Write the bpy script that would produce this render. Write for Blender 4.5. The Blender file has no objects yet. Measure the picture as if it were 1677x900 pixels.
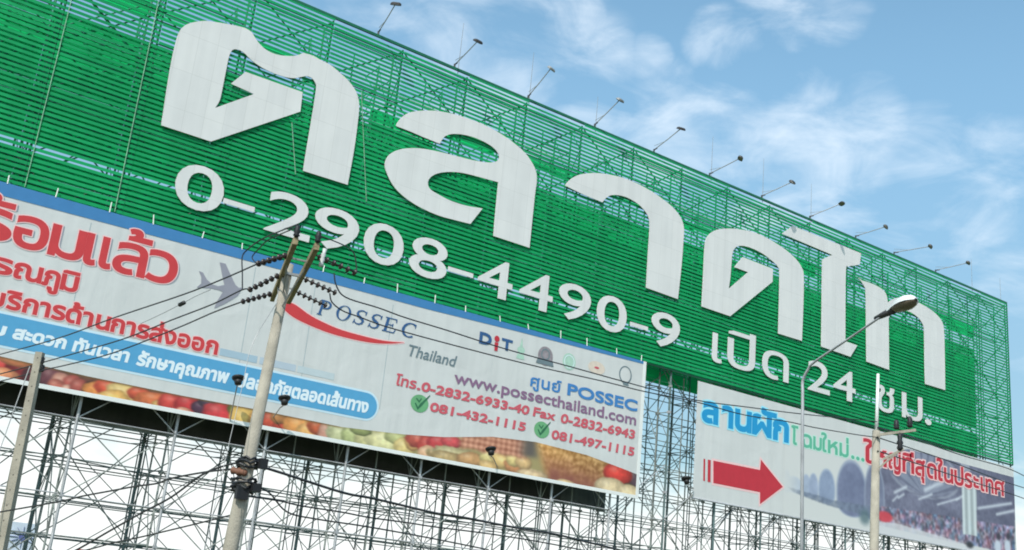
import bpy, math, random
import numpy as np
from mathutils import Vector, Matrix
from mathutils.geometry import delaunay_2d_cdt

random.seed(7)
rng = np.random.default_rng(7)
S = bpy.context.scene
COL = S.collection

# ------------------------------------------------------------------ camera
# World: X runs along the hoarding (to the right, away), Y goes back through it, Z is up.
# The hoarding's front face stands at Y = D.  The photo's two vanishing points fix lens and tilt.
EYE = 5.0
CX, CY = 838.5, 450.0
hv = np.array([3450.0 - CX, 1262.0 - CY]); vv = np.array([1420.0 - CX, -5400.0 - CY])
FOC = math.sqrt(-(hv @ vv))
AX = np.array([hv[0], hv[1], FOC]); AX /= np.linalg.norm(AX)
AZ = np.array([vv[0], vv[1], FOC]); AZ /= np.linalg.norm(AZ)
AY = np.cross(AZ, AX)

cam = bpy.data.cameras.new('camera')
cam.sensor_width = 36.0
cam.lens = FOC / 1677.0 * 36.0
cam.clip_start = 0.1
cam.clip_end = 20000.0
camo = bpy.data.objects.new('camera', cam)
COL.objects.link(camo)
right = Vector((AX[0], AY[0], AZ[0])); down = Vector((AX[1], AY[1], AZ[1])); fwd = Vector((AX[2], AY[2], AZ[2]))
rot = Matrix((right, -down, -fwd)).transposed()
camo.matrix_world = Matrix.Translation((0, 0, EYE)) @ rot.to_4x4()
S.camera = camo

# ------------------------------------------------------------------ sky, sun, exposure
SUN_DIR = Vector((-0.56, -0.42, 0.78)).normalized()
SUN_STRENGTH = 3.25
SKY_STRENGTH = 0.15
EXPOSURE = 0.17
sun = bpy.data.lights.new('sun', 'SUN')
sun.energy = SUN_STRENGTH
sun.angle = math.radians(0.5)
sun.color = (1.0, 0.965, 0.91)
suno = bpy.data.objects.new('sun', sun)
COL.objects.link(suno)
suno.rotation_euler = SUN_DIR.to_track_quat('Z', 'Y').to_euler()
suno.location = (-40, -60, 100)

S.view_settings.view_transform = 'Standard'
S.view_settings.look = 'None'
S.view_settings.gamma = 1.0
S.view_settings.exposure = EXPOSURE
S.view_settings.use_curve_mapping = False
S.cycles.filter_width = 1.9


def ray(px, py):
    d = np.array([px - CX, py - CY, FOC])
    return np.array([d @ AX, d @ AY, d @ AZ]) / FOC


def build_world():
    w = bpy.data.worlds.new('World')
    S.world = w
    w.use_nodes = True
    nt = w.node_tree
    N, L = nt.nodes, nt.links
    N.clear()
    out = N.new('ShaderNodeOutputWorld')
    bg = N.new('ShaderNodeBackground')
    bg.inputs[1].default_value = SKY_STRENGTH
    L.new(bg.outputs[0], out.inputs[0])
    sky = N.new('ShaderNodeTexSky')
    sky.sky_type = 'NISHITA'
    sky.sun_disc = False
    sky.sun_elevation = math.asin(SUN_DIR.z)
    sky.sun_rotation = math.atan2(SUN_DIR.x, SUN_DIR.y)
    sky.air_density = 1.0
    sky.dust_density = 1.2
    sky.ozone_density = 1.2
    tc = N.new('ShaderNodeTexCoord')

    def math_(op, a, b=None, c=None, clamp=False):
        n = N.new('ShaderNodeMath'); n.operation = op; n.use_clamp = clamp
        for i, q in enumerate((a, b, c)):
            if q is None: continue
            if isinstance(q, (int, float)): n.inputs[i].default_value = q
            else: L.new(q, n.inputs[i])
        return n.outputs[0]

    def smooth(v, a, b):
        n = N.new('ShaderNodeMapRange'); n.interpolation_type = 'SMOOTHSTEP'
        L.new(v, n.inputs[0])
        n.inputs[1].default_value = a; n.inputs[2].default_value = b
        return n.outputs[0]

    def noise(scale, detail, rough, stretch=(1, 1, 1), dist=0.0):
        mp = N.new('ShaderNodeMapping'); mp.inputs['Scale'].default_value = stretch
        L.new(tc.outputs['Generated'], mp.inputs[0])
        n = N.new('ShaderNodeTexNoise')
        n.inputs['Scale'].default_value = scale; n.inputs['Detail'].default_value = detail
        n.inputs['Roughness'].default_value = rough; n.inputs['Distortion'].default_value = dist
        L.new(mp.outputs[0], n.inputs['Vector'])
        return n.outputs[0]

    sep = N.new('ShaderNodeSeparateXYZ'); L.new(tc.outputs['Generated'], sep.inputs[0])
    el = sep.outputs[2]
    n1 = noise(5.0, 8.0, 0.58, (1, 1, 2.6), 0.6)
    n2 = noise(11.0, 6.0, 0.58, (1, 1, 2.2), 0.6)
    nn = math_('ADD', math_('MULTIPLY', n1, 0.45), math_('MULTIPLY', n2, 0.55))
    # cumulus and wisps: lobes of the sky where the clouds stand, broken up by noise
    lobes = [((1100, 225), 4.6, 0.62), ((1190, 225), 4.2, 0.58), ((1330, 235), 4.6, 0.66), ((1420, 205), 3.4, 0.62), ((1500, 230), 3.2, 0.46), ((1240, 290), 4.2, 0.60), ((1380, 300), 3.8, 0.5), ((1000, 98), 2.2, 0.5), ((940, 36), 2.2, 0.4),
             ((1060, 97), 1.7, 0.42), ((1180, 68), 2.3, 0.6), ((1215, 58), 1.8, 0.55), ((1290, 2), 3.0, 0.6), ((1360, 8), 2.6, 0.45), ((1680, 480), 3.4, 0.6), ((1675, 560), 2.6, 0.4), ((1500, 370), 3.0, 0.34),
             ((700, 60), 9.0, 0.44), ((900, 180), 7.0, 0.44), ((800, 20), 7.0, 0.40), ((1560, 330), 6.0, 0.34)]
    acc = None
    for (px, py), wd, amp in lobes:
        r = ray(px, py); r = r / np.linalg.norm(r)
        dp = N.new('ShaderNodeVectorMath'); dp.operation = 'DOT_PRODUCT'
        L.new(tc.outputs['Generated'], dp.inputs[0]); dp.inputs[1].default_value = tuple(r)
        g = smooth(dp.outputs['Value'], math.cos(math.radians(wd)), 1.0)
        g = math_('MULTIPLY', g, amp)
        acc = g if acc is None else math_('MAXIMUM', acc, g)
    cl = math_('ADD', acc, math_('MULTIPLY', math_('SUBTRACT', nn, 0.52), 3.2))
    cl = smooth(cl, 0.02, 1.2)
    cl = math_('MULTIPLY', cl, smooth(acc, 0.0, 0.2))
    # bright cloud bank low over the horizon
    bank = math_('SUBTRACT', 1.0, smooth(math_('ADD', el, math_('MULTIPLY', math_('SUBTRACT', nn, 0.5), 0.20)), 0.085, 0.165))
    veil = math_('MULTIPLY', math_('SUBTRACT', 1.0, smooth(el, 0.1, 0.62)), 0.10)
    cov = math_('MAXIMUM', math_('MULTIPLY', cl, 0.78), veil, clamp=True)
    mix = N.new('ShaderNodeMix'); mix.data_type = 'RGBA'
    L.new(cov, mix.inputs[0]); 
    tint = N.new('ShaderNodeMix'); tint.data_type = 'RGBA'; tint.blend_type = 'MULTIPLY'; tint.inputs[0].default_value = 1.0
    tm = N.new('ShaderNodeMix'); tm.data_type = 'RGBA'
    L.new(smooth(el, 0.12, 0.50), tm.inputs[0]); tm.inputs[6].default_value = SKY_TINT_LOW; tm.inputs[7].default_value = SKY_TINT
    L.new(sky.outputs[0], tint.inputs[6]); L.new(tm.outputs[2], tint.inputs[7])
    L.new(tint.outputs[2], mix.inputs[6])
    mix.inputs[7].default_value = CLOUD
    mix2 = N.new('ShaderNodeMix'); mix2.data_type = 'RGBA'
    L.new(math_('MULTIPLY', bank, 0.97), mix2.inputs[0]); L.new(mix.outputs[2], mix2.inputs[6]); mix2.inputs[7].default_value = BANK
    L.new(mix2.outputs[2], bg.inputs[0])


SKY_TINT_LOW = (0.66, 0.80, 0.74, 1)
SKY_TINT = (1.22, 1.52, 1.36, 1)
CLOUD = (5.5, 6.2, 6.9, 1)
BANK = (6.6, 6.8, 6.7, 1)
build_world()

D = ray(0, 620)[1] / ray(0, 620)[2] * 9.0


def P(px, py, w=0.0):
    """point of the plane Y = D + w seen at a photo position -> (x, z)"""
    r = ray(px, py); k = (D + w) / r[1]
    return r[0] * k, r[2] * k + EYE


def at_h(px, py, h):
    r = ray(px, py); k = h / r[2]
    return Vector((r[0] * k, r[1] * k, h + EYE))


def at_d(px, py, d):
    r = ray(px, py); k = d / math.hypot(r[0], r[1])
    return Vector((r[0] * k, r[1] * k, r[2] * k + EYE))


def hd(p):
    return math.hypot(p.x, p.y)


# ------------------------------------------------------------------ materials
def lin1(c):
    c /= 255.0
    return c / 12.92 if c <= 0.04045 else ((c + 0.055) / 1.055) ** 2.4


def PR(r, g, b, k=0.95):
    """print colour: albedo of an ink that looks like this in daylight"""
    return tuple(min(0.86, lin1(v) * k) for v in (r, g, b))


def material(name, rgb, rough=0.6, metal=0.0, var=0.12, scale=1.5, bump=0.0, bscale=20.0, spec=0.4, stretch=(1, 1, 1), streak=0.0, coord='Object'):
    m = bpy.data.materials.new(name); m.use_nodes = True
    N, L = m.node_tree.nodes, m.node_tree.links
    b = N['Principled BSDF']
    b.inputs['Roughness'].default_value = rough
    b.inputs['Metallic'].default_value = metal
    b.inputs['Specular IOR Level'].default_value = spec
    tc = N.new('ShaderNodeTexCoord')
    mp = N.new('ShaderNodeMapping'); mp.inputs['Scale'].default_value = stretch
    L.new(tc.outputs[coord], mp.inputs[0])
    n = N.new('ShaderNodeTexNoise'); n.inputs['Scale'].default_value = scale; n.inputs['Detail'].default_value = 6
    L.new(mp.outputs[0], n.inputs['Vector'])
    r = N.new('ShaderNodeMapRange'); r.inputs[1].default_value = 0.3; r.inputs[2].default_value = 0.7
    r.inputs[3].default_value = 1.0 - var; r.inputs[4].default_value = 1.0 + var
    L.new(n.outputs[0], r.inputs[0])
    val = r.outputs[0]
    if streak:
        mp2 = N.new('ShaderNodeMapping'); mp2.inputs['Scale'].default_value = (1.6, 1.6, 0.08)
        L.new(tc.outputs[coord], mp2.inputs[0])
        n2 = N.new('ShaderNodeTexNoise'); n2.inputs['Scale'].default_value = 1.0; n2.inputs['Detail'].default_value = 4
        L.new(mp2.outputs[0], n2.inputs['Vector'])
        r2 = N.new('ShaderNodeMapRange'); r2.inputs[1].default_value = 0.35; r2.inputs[2].default_value = 0.7
        r2.inputs[3].default_value = 1.0; r2.inputs[4].default_value = 1.0 - streak
        L.new(n2.outputs[0], r2.inputs[0])
        mm = N.new('ShaderNodeMath'); mm.operation = 'MULTIPLY'
        L.new(val, mm.inputs[0]); L.new(r2.outputs[0], mm.inputs[1]); val = mm.outputs[0]
    vm = N.new('ShaderNodeVectorMath'); vm.operation = 'SCALE'
    vm.inputs[0].default_value = rgb
    L.new(val, vm.inputs['Scale'])
    L.new(vm.outputs[0], b.inputs['Base Color'])
    if bump:
        n3 = N.new('ShaderNodeTexNoise'); n3.inputs['Scale'].default_value = bscale; n3.inputs['Detail'].default_value = 4
        L.new(tc.outputs[coord], n3.inputs['Vector'])
        bp = N.new('ShaderNodeBump'); bp.inputs['Strength'].default_value = bump; bp.inputs['Distance'].default_value = 0.05
        L.new(n3.outputs[0], bp.inputs['Height']); L.new(bp.outputs[0], b.inputs['Normal'])
    return m


def print_material(name):
    """a photograph printed on the banner: its ink is stored per point of the sheet"""
    m = bpy.data.materials.new(name); m.use_nodes = True
    N, L = m.node_tree.nodes, m.node_tree.links
    b = N['Principled BSDF']; b.inputs['Roughness'].default_value = 0.55
    a = N.new('ShaderNodeVertexColor'); a.layer_name = 'ink'
    L.new(a.outputs[0], b.inputs['Base Color'])
    return m


def sheet_material(name, rgb, rough):
    """painted sheet metal: panels of slightly different white, dark joints, rain streaks"""
    m = material(name, rgb, rough, var=0.025, scale=0.7, streak=0.07)
    N, L = m.node_tree.nodes, m.node_tree.links
    b = N['Principled BSDF']
    src = b.inputs['Base Color'].links[0].from_socket
    tc = N.new('ShaderNodeTexCoord'); sp = N.new('ShaderNodeSeparateXYZ'); cb = N.new('ShaderNodeCombineXYZ')
    L.new(tc.outputs['Object'], sp.inputs[0]); L.new(sp.outputs[0], cb.inputs[0]); L.new(sp.outputs[2], cb.inputs[1])
    br = N.new('ShaderNodeTexBrick'); br.offset = 0.0
    br.inputs['Scale'].default_value = 1.0; br.inputs['Brick Width'].default_value = 1.22; br.inputs['Row Height'].default_value = 2.44
    br.inputs['Mortar Size'].default_value = 0.012; br.inputs['Mortar Smooth'].default_value = 0.2
    br.inputs['Color1'].default_value = (1, 1, 1, 1); br.inputs['Color2'].default_value = (0.955, 0.96, 0.965, 1); br.inputs['Mortar'].default_value = (0.80, 0.80, 0.79, 1)
    L.new(cb.outputs[0], br.inputs['Vector'])
    mx = N.new('ShaderNodeMix'); mx.data_type = 'RGBA'; mx.blend_type = 'MULTIPLY'; mx.inputs[0].default_value = 1.0
    L.new(src, mx.inputs[6]); L.new(br.outputs[0], mx.inputs[7]); L.new(mx.outputs[2], b.inputs['Base Color'])
    return m


def vinyl_material(name, rgb):
    """stretched vinyl: long tension creases and soft quilting between the lashings"""
    m = material(name, rgb, 0.5, var=0.03, scale=0.25, streak=0.06)
    N, L = m.node_tree.nodes, m.node_tree.links
    b = N['Principled BSDF']
    tc = N.new('ShaderNodeTexCoord')
    hs = []
    for sc, st, w in ((1.0, (0.9, 1, 0.16), 1.0), (1.0, (0.35, 1, 0.5), 1.2)):
        mp = N.new('ShaderNodeMapping'); mp.inputs['Scale'].default_value = st
        L.new(tc.outputs['Object'], mp.inputs[0])
        n = N.new('ShaderNodeTexNoise'); n.inputs['Scale'].default_value = sc; n.inputs['Detail'].default_value = 3; n.inputs['Distortion'].default_value = .6
        L.new(mp.outputs[0], n.inputs['Vector'])
        q = N.new('ShaderNodeMath'); q.operation = 'MULTIPLY'; q.inputs[1].default_value = w; L.new(n.outputs[0], q.inputs[0]); hs.append(q.outputs[0])
    ad = N.new('ShaderNodeMath'); ad.operation = 'ADD'; L.new(hs[0], ad.inputs[0]); L.new(hs[1], ad.inputs[1])
    bp = N.new('ShaderNodeBump'); bp.inputs['Strength'].default_value = 0.2; bp.inputs['Distance'].default_value = 0.2
    L.new(ad.outputs[0], bp.inputs['Height']); L.new(bp.outputs[0], b.inputs['Normal'])
    return m


M = {}
M['green_slat'] = material('green_slat_paint', (0.0078, 0.275, 0.092), 0.6, var=0.13, scale=0.22, streak=0.15, spec=0.12)
M['green_rear'] = material('sunlit_green_rear_slat', (0.008, 0.60, 0.18), 0.6, var=0.10, scale=0.25, spec=0.1)  # brighter than the front slats: sunlight behind the gaps put into the colour
M['green_steel'] = material('green_steel_paint', (0.012, 0.22, 0.125), 0.5, var=0.2)
M['green_dark'] = material('dark_green_rail_paint', (0.008, 0.13, 0.065), 0.5, var=0.15)
M['letter_white'] = sheet_material('white_letter_sheet', (0.735, 0.71, 0.695), 0.5)
M['conduit'] = material('pale_green_conduit', (0.20, 0.42, 0.27), 0.5, var=0.3, scale=3)
M['steel'] = material('galvanised_steel', (0.40, 0.40, 0.415), 0.5, metal=0.1, var=0.25, scale=2.0)
M['steel_dark'] = material('shaded_scaffold_steel', (0.23, 0.25, 0.235), 0.6, metal=0.1, var=0.5, scale=0.9)  # darker copy of the front posts' steel, silhouette shade in its colour
M['steel_blue'] = material('painted_scaffold_steel', (0.115, 0.165, 0.165), 0.55, metal=0.1, var=0.3, scale=1.2)
M['banner'] = vinyl_material('white_vinyl_banner', (0.635, 0.63, 0.62))
M['banner_edge'] = material('white_banner_hem', (0.78, 0.78, 0.76), 0.5, var=0.04)
M['banner_back'] = material('shaded_banner_backing', (0.036, 0.038, 0.034), 0.7, var=0.4, scale=0.4, streak=0.3)  # shade behind the front banner is put into this dark base colour
M['banner_net'] = material('grey_mesh_backing', (0.085, 0.10, 0.10), 0.8, var=0.35, scale=0.8, streak=0.4)
M['seam'] = material('banner_seam', PR(165, 178, 182), 0.6, var=0.1)
M['red'] = material('red_print', PR(206, 62, 66), 0.55, var=0.05)
M['red_dark'] = material('dark_red_print', PR(196, 48, 62), 0.55, var=0.05)
M['red_halo'] = material('pink_print', PR(250, 200, 200), 0.55, var=0.02)
M['red_phone'] = material('rose_red_print', PR(208, 92, 104), 0.55, var=0.04)
M['letter_shadow'] = material('grey_print_drop', PR(150, 155, 165), 0.55, var=0.04)
M['blue_band'] = material('mid_blue_print', PR(66, 128, 182), 0.55, var=0.05)
M['blue_bar'] = material('sky_blue_print', PR(88, 162, 206), 0.55, var=0.04)
M['blue_halo'] = material('pale_blue_print', PR(205, 228, 240), 0.55, var=0.02)
M['navy'] = material('navy_print', PR(52, 92, 140), 0.55, var=0.05)
M['blue_text'] = material('blue_print', PR(66, 128, 190), 0.55, var=0.05)
M['purple_text'] = material('plum_print', PR(140, 105, 135), 0.55, var=0.05)
M['grey_text'] = material('grey_print', PR(112, 128, 135), 0.55, var=0.05)
M['grey_plane'] = material('mauve_grey_print', PR(150, 148, 160), 0.55, var=0.05)
M['bar1'] = material('faded_blue_print', PR(168, 190, 205), 0.55, var=0.03)
M['bar2'] = material('paler_blue_print', PR(184, 196, 208), 0.55, var=0.03)
M['bar3'] = material('palest_blue_print', PR(194, 205, 210), 0.55, var=0.03)
M['white_print'] = material('white_print', PR(228, 238, 244), 0.55, var=0.02)
M['check_green'] = material('green_print', PR(110, 172, 122), 0.55, var=0.1)
M['check_dark'] = material('dark_green_print', PR(52, 110, 78), 0.55, var=0.1)
M['cyan'] = material('cyan_print', PR(30, 150, 205), 0.55, var=0.04)
M['cyan_halo'] = material('light_cyan_print', PR(160, 228, 248), 0.55, var=0.02)
M['mint'] = material('mint_print', PR(98, 182, 152), 0.55, var=0.04)
M['mint_halo'] = material('light_mint_print', PR(196, 230, 216), 0.55, var=0.02)
M['emblem_grey'] = material('taupe_print', PR(150, 140, 145), 0.55, var=0.25, scale=4)
M['emblem_mint'] = material('pale_mint_print', PR(176, 208, 190), 0.55, var=0.1, scale=4)
M['emblem_peach'] = material('pale_peach_print', PR(222, 205, 190), 0.55, var=0.08, scale=4)
M['concrete'] = material('pole_concrete', (0.375, 0.335, 0.27), 0.85, var=0.16, scale=3.0, bump=0.3, bscale=30, streak=0.25)
M['concrete_brown'] = material('crossarm_timber', (0.30, 0.235, 0.135), 0.85, var=0.25, scale=6.0, bump=0.3, bscale=25)
M['black'] = material('black_insulation', (0.018, 0.018, 0.02), 0.5, var=0.3)
M['wire'] = material('cable_sheath', (0.03, 0.03, 0.032), 0.5, var=0.2)
M['porcelain'] = material('brown_porcelain', (0.035, 0.025, 0.022), 0.25, var=0.2)
M['pale_porcelain'] = material('grey_porcelain', (0.55, 0.56, 0.54), 0.3, var=0.1)
M['orange'] = material('rusty_orange_clamp', (0.17, 0.075, 0.045), 0.7, var=0.3, scale=8)
M['lamp_grey'] = material('grey_cast_aluminium', (0.30, 0.30, 0.30), 0.5, metal=0.2, var=0.1)
M['lamp_dark'] = material('dark_lamp_housing', (0.055, 0.05, 0.05), 0.5, var=0.15)
M['lamp_white'] = material('white_lamp_hood', (0.74, 0.74, 0.72), 0.4, var=0.05)
M['lamp_glass'] = material('smoked_lamp_glass', (0.16, 0.12, 0.085), 0.2, var=0.2, scale=10)
M['hole_shade'] = material('shadowed_hole_grey', (0.12, 0.105, 0.085), 0.9, var=0.2)
M['asphalt'] = material('road_asphalt', (0.05, 0.05, 0.052), 0.9, var=0.25, scale=0.8, bump=0.2, bscale=60)
M['ground'] = material('dry_grass_ground', (0.10, 0.12, 0.05), 0.95, var=0.4, scale=0.1)
M['kerb'] = material('kerb_concrete', (0.36, 0.35, 0.33), 0.9, var=0.15)
M['road_paint'] = material('road_marking_paint', (0.72, 0.72, 0.70), 0.7, var=0.1)
M['wall_far'] = material('pale_render_wall', (0.55, 0.55, 0.53), 0.8, var=0.08)
M['roof_teal'] = material('teal_metal_roof', (0.10, 0.34, 0.36), 0.5, var=0.1)
M['roof_red'] = material('red_tile_roof', (0.25, 0.08, 0.06), 0.8, var=0.2)
M['glass'] = material('window_glass', (0.05, 0.07, 0.09), 0.15, var=0.1)
M['sign_lilac'] = material('pale_lilac_sheet', (0.52, 0.58, 0.68), 0.5, var=0.1, scale=1.0)
M['sign_navy'] = material('indigo_print', (0.10, 0.12, 0.30), 0.5, var=0.1)

PRINT = print_material('printed_photo')


# ------------------------------------------------------------------ mesh helpers
class MB:
    def __init__(self):
        self.v, self.f, self.mi = [], [], []

    def add(self, vs, fs, mi=0):
        o = len(self.v)
        self.v.extend(tuple(p) for p in vs)
        self.f.extend(tuple(i + o for i in f) for f in fs)
        self.mi.extend([mi] * len(fs))
        return self

    def box(self, x0, x1, y0, y1, z0, z1, mi=0):
        v = [(x, y, z) for z in (z0, z1) for y in (y0, y1) for x in (x0, x1)]
        return self.add(v, [(0, 2, 3, 1), (4, 5, 7, 6), (0, 1, 5, 4), (2, 6, 7, 3), (0, 4, 6, 2), (1, 3, 7, 5)], mi)

    def tube(self, pts, r, n=6, mi=0, cap=True):
        pts = [Vector(p) for p in pts]
        rs = r if isinstance(r, (list, tuple)) else [r] * len(pts)
        rings = []
        for i, p in enumerate(pts):
            a = pts[max(0, i - 1)]; b = pts[min(len(pts) - 1, i + 1)]
            t = (b - a).normalized()
            ref = Vector((0, 0, 1)) if abs(t.z) < 0.92 else Vector((1, 0, 0))
            u = t.cross(ref).normalized(); w = t.cross(u)
            rings.append([p + (u * math.cos(k * 2 * math.pi / n) + w * math.sin(k * 2 * math.pi / n)) * rs[i] for k in range(n)])
        vs = [q for rg in rings for q in rg]
        fs = []
        for i in range(len(rings) - 1):
            for k in range(n):
                k2 = (k + 1) % n
                fs.append((i * n + k, i * n + k2, (i + 1) * n + k2, (i + 1) * n + k))
        if cap:
            fs.append(tuple(range(n))[::-1]); fs.append(tuple((len(rings) - 1) * n + k for k in range(n)))
        return self.add(vs, fs, mi)

    def beam(self, a, b, w, h, mi=0, up=(0, 0, 1)):
        a, b = Vector(a), Vector(b)
        t = (b - a).normalized(); u = t.cross(Vector(up))
        if u.length < 1e-4: u = t.cross(Vector((1, 0, 0)))
        u.normalize(); v = u.cross(t)
        vs = []
        for p in (a, b):
            for s1, s2 in ((-1, -1), (1, -1), (1, 1), (-1, 1)):
                vs.append(p + u * s1 * w / 2 + v * s2 * h / 2)
        return self.add(vs, [(0, 1, 2, 3), (7, 6, 5, 4), (0, 4, 5, 1), (1, 5, 6, 2), (2, 6, 7, 3), (3, 7, 4, 0)], mi)

    def lathe(self, c, axis, prof, n=12, mi=0):
        axis = Vector(axis).normalized(); c = Vector(c)
        ref = Vector((0, 0, 1)) if abs(axis.z) < 0.9 else Vector((1, 0, 0))
        u = axis.cross(ref).normalized(); w = axis.cross(u)
        vs, fs = [], []
        for (r, h) in prof:
            for k in range(n):
                a = k * 2 * math.pi / n
                vs.append(c + axis * h + (u * math.cos(a) + w * math.sin(a)) * r)
        for i in range(len(prof) - 1):
            for k in range(n):
                k2 = (k + 1) % n
                fs.append((i * n + k, i * n + k2, (i + 1) * n + k2, (i + 1) * n + k))
        fs.append(tuple(range(n))[::-1]); fs.append(tuple((len(prof) - 1) * n + k for k in range(n)))
        return self.add(vs, fs, mi)

    def build(self, name, mats, parent=None, smooth=False):
        me = bpy.data.meshes.new(name)
        off = Vector((0, 0, 0))
        if parent is not None: off = parent.matrix_world.translation if parent.get('_loc') is None else Vector(parent['_loc'])
        me.from_pydata([tuple(Vector(p) - off) for p in self.v], [], self.f)
        if not isinstance(mats, (list, tuple)): mats = [mats]
        for m in mats: me.materials.append(m)
        if len(mats) > 1: me.polygons.foreach_set('material_index', self.mi)
        if smooth: me.polygons.foreach_set('use_smooth', [True] * len(self.f))
        me.validate(); me.update()
        o = bpy.data.objects.new(name, me); COL.objects.link(o)
        if parent is not None: o.parent = parent
        return o


ORIGIN = {}


def build(mb, name, mats, parent=None, smooth=False):
    """world-space mesh -> object whose origin is its thing's base"""
    root = parent
    while root is not None and root.parent is not None: root = root.parent
    off = ORIGIN.get(root.name, Vector((0, 0, 0))) if root is not None else Vector((0, 0, 0))
    me = bpy.data.meshes.new(name)
    me.from_pydata([tuple(Vector(p) - off) for p in mb.v], [], mb.f)
    if not isinstance(mats, (list, tuple)): mats = [mats]
    for m in mats: me.materials.append(m)
    if len(mats) > 1: me.polygons.foreach_set('material_index', mb.mi)
    if smooth: me.polygons.foreach_set('use_smooth', [True] * len(mb.f))
    me.update()
    o = bpy.data.objects.new(name, me); COL.objects.link(o)
    if parent is not None: o.parent = parent
    return o


def thing(name, loc, label, cat, group=None):
    o = bpy.data.objects.new(name, None); COL.objects.link(o)
    o.location = loc; o.empty_display_size = 0.3
    ORIGIN[o.name] = Vector(loc)
    o['label'] = label; o['category'] = cat
    if group: o['group'] = group
    return o


def tag(o, label, cat, group=None):
    o['label'] = label; o['category'] = cat
    if group: o['group'] = group
    return o


def structure(o, kind='structure'):
    o['kind'] = kind
    return o


# ------------------------------------------------------------------ flat shapes (letters, prints)
def windings(px, py, contours):
    """winding numbers of many points at once"""
    a = np.array([p for c in contours for p in c], float)
    b = np.array([c[(i + 1) % len(c)] for c in contours for i in range(len(c))], float)
    px = np.asarray(px)[:, None]; py = np.asarray(py)[:, None]
    cr = (b[:, 0] - a[:, 0])[None] * (py - a[:, 1][None]) - (px - a[:, 0][None]) * (b[:, 1] - a[:, 1])[None]
    up = (a[:, 1][None] <= py) & (b[:, 1][None] > py) & (cr > 0)
    dn = (a[:, 1][None] > py) & (b[:, 1][None] <= py) & (cr < 0)
    return up.sum(1) - dn.sum(1)


def fill(contours):
    """triangles of the non-zero-winding inside of closed outlines"""
    pts, edges = [], []
    for c in contours:
        o = len(pts); n = len(c)
        pts.extend(Vector(p) for p in c)
        edges.extend((o + i, o + (i + 1) % n) for i in range(n))
    r = delaunay_2d_cdt(pts, edges, [], 0, 1e-6)
    vs, fs = r[0], r[2]
    V = np.array([(v.x, v.y) for v in vs]); F = np.array([tuple(f)[:3] for f in fs])
    cen = V[F].mean(1)
    keep = [tuple(int(q) for q in F[k]) for k in np.nonzero(windings(cen[:, 0], cen[:, 1], contours))[0]]
    return [(v.x, v.y) for v in vs], keep


def cleanc(c):
    out = []
    for p in c:
        if not out or abs(p[0] - out[-1][0]) + abs(p[1] - out[-1][1]) > 1e-5: out.append(p)
    if len(out) > 1 and abs(out[0][0] - out[-1][0]) + abs(out[0][1] - out[-1][1]) < 1e-5: out.pop()
    return out


def outset(c, d):
    n = len(c); res = []
    for i in range(n):
        x0, y0 = c[i - 1]; x1, y1 = c[i]; x2, y2 = c[(i + 1) % n]
        ax, ay = x1 - x0, y1 - y0; bx, by = x2 - x1, y2 - y1
        la = math.hypot(ax, ay) or 1; lb = math.hypot(bx, by) or 1
        n1 = (ay / la, -ax / la); n2 = (by / lb, -bx / lb)
        mx, my = n1[0] + n2[0], n1[1] + n2[1]
        q = mx * mx + my * my
        k = min(2.0 / q if q > 1e-6 else 1.0, 1.6) if q > 0.05 else 0.6
        res.append((x1 + mx * k * d, y1 + my * k * d))
    return res


GLYPH = {}


def text_contours(s):
    """outlines of a line of text set in Blender's built-in lettering, size 1"""
    if s in GLYPH: return GLYPH[s]
    cu = bpy.data.curves.new('lettering', 'FONT'); cu.body = s; cu.size = 1.0
    ob = bpy.data.objects.new('lettering', cu); COL.objects.link(ob)
    dg = bpy.context.evaluated_depsgraph_get()
    cv = ob.evaluated_get(dg).to_curve(dg)
    cs = []
    for sp in cv.splines:
        bp = sp.bezier_points; n = len(bp); c = []
        for i in range(n):
            p0, p1 = bp[i], bp[(i + 1) % n]
            a, b, e, f = p0.co, p0.handle_right, p1.handle_left, p1.co
            straight = abs((b - a).cross(f - a).z) < 1e-4 and abs((e - a).cross(f - a).z) < 1e-4
            k = 1 if straight else 5
            for j in range(k):
                t = j / k; u = 1 - t
                q = a * u ** 3 + b * 3 * u * u * t + e * 3 * u * t * t + f * t ** 3
                c.append((q.x, q.y))
        c = cleanc(c)
        if len(c) > 2: cs.append(c)
    ob.evaluated_get(dg).to_curve_clear()
    bpy.data.objects.remove(ob); bpy.data.curves.remove(cu)
    # outer outlines counter-clockwise
    big = max(cs, key=lambda c: max(p[0] for p in c) - min(p[0] for p in c) + max(p[1] for p in c) - min(p[1] for p in c))
    ar = sum(big[i][0] * big[(i + 1) % len(big)][1] - big[(i + 1) % len(big)][0] * big[i][1] for i in range(len(big)))
    if ar < 0: cs = [c[::-1] for c in cs]
    GLYPH[s] = cs
    return cs


def bbox(cs):
    xs = [p[0] for c in cs for p in c]; ys = [p[1] for c in cs for p in c]
    return min(xs), max(xs), min(ys), max(ys)


def set_text(s, x0, x1, zb, h, base=None, bold=0.0, ref=None, shear=0.0):
    """outlines of s stretched to run from x0 to x1 on the sheet, baseline zb; h is the height of ref"""
    cs = text_contours(s)
    bb = bbox(text_contours(base) if base else cs)
    if base is None: bb = bbox(cs)
    rb = bbox(text_contours(ref or '0'))
    sx = (x1 - x0) / (bb[1] - bb[0]); sz = h / (rb[3] - max(rb[2], -0.02))
    out = []
    for c in cs:
        q = [(x0 + (x - bb[0]) * sx + shear * y * sz, zb + y * sz) for x, y in c]
        out.append(outset(q, bold) if bold else q)
    return out


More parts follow.
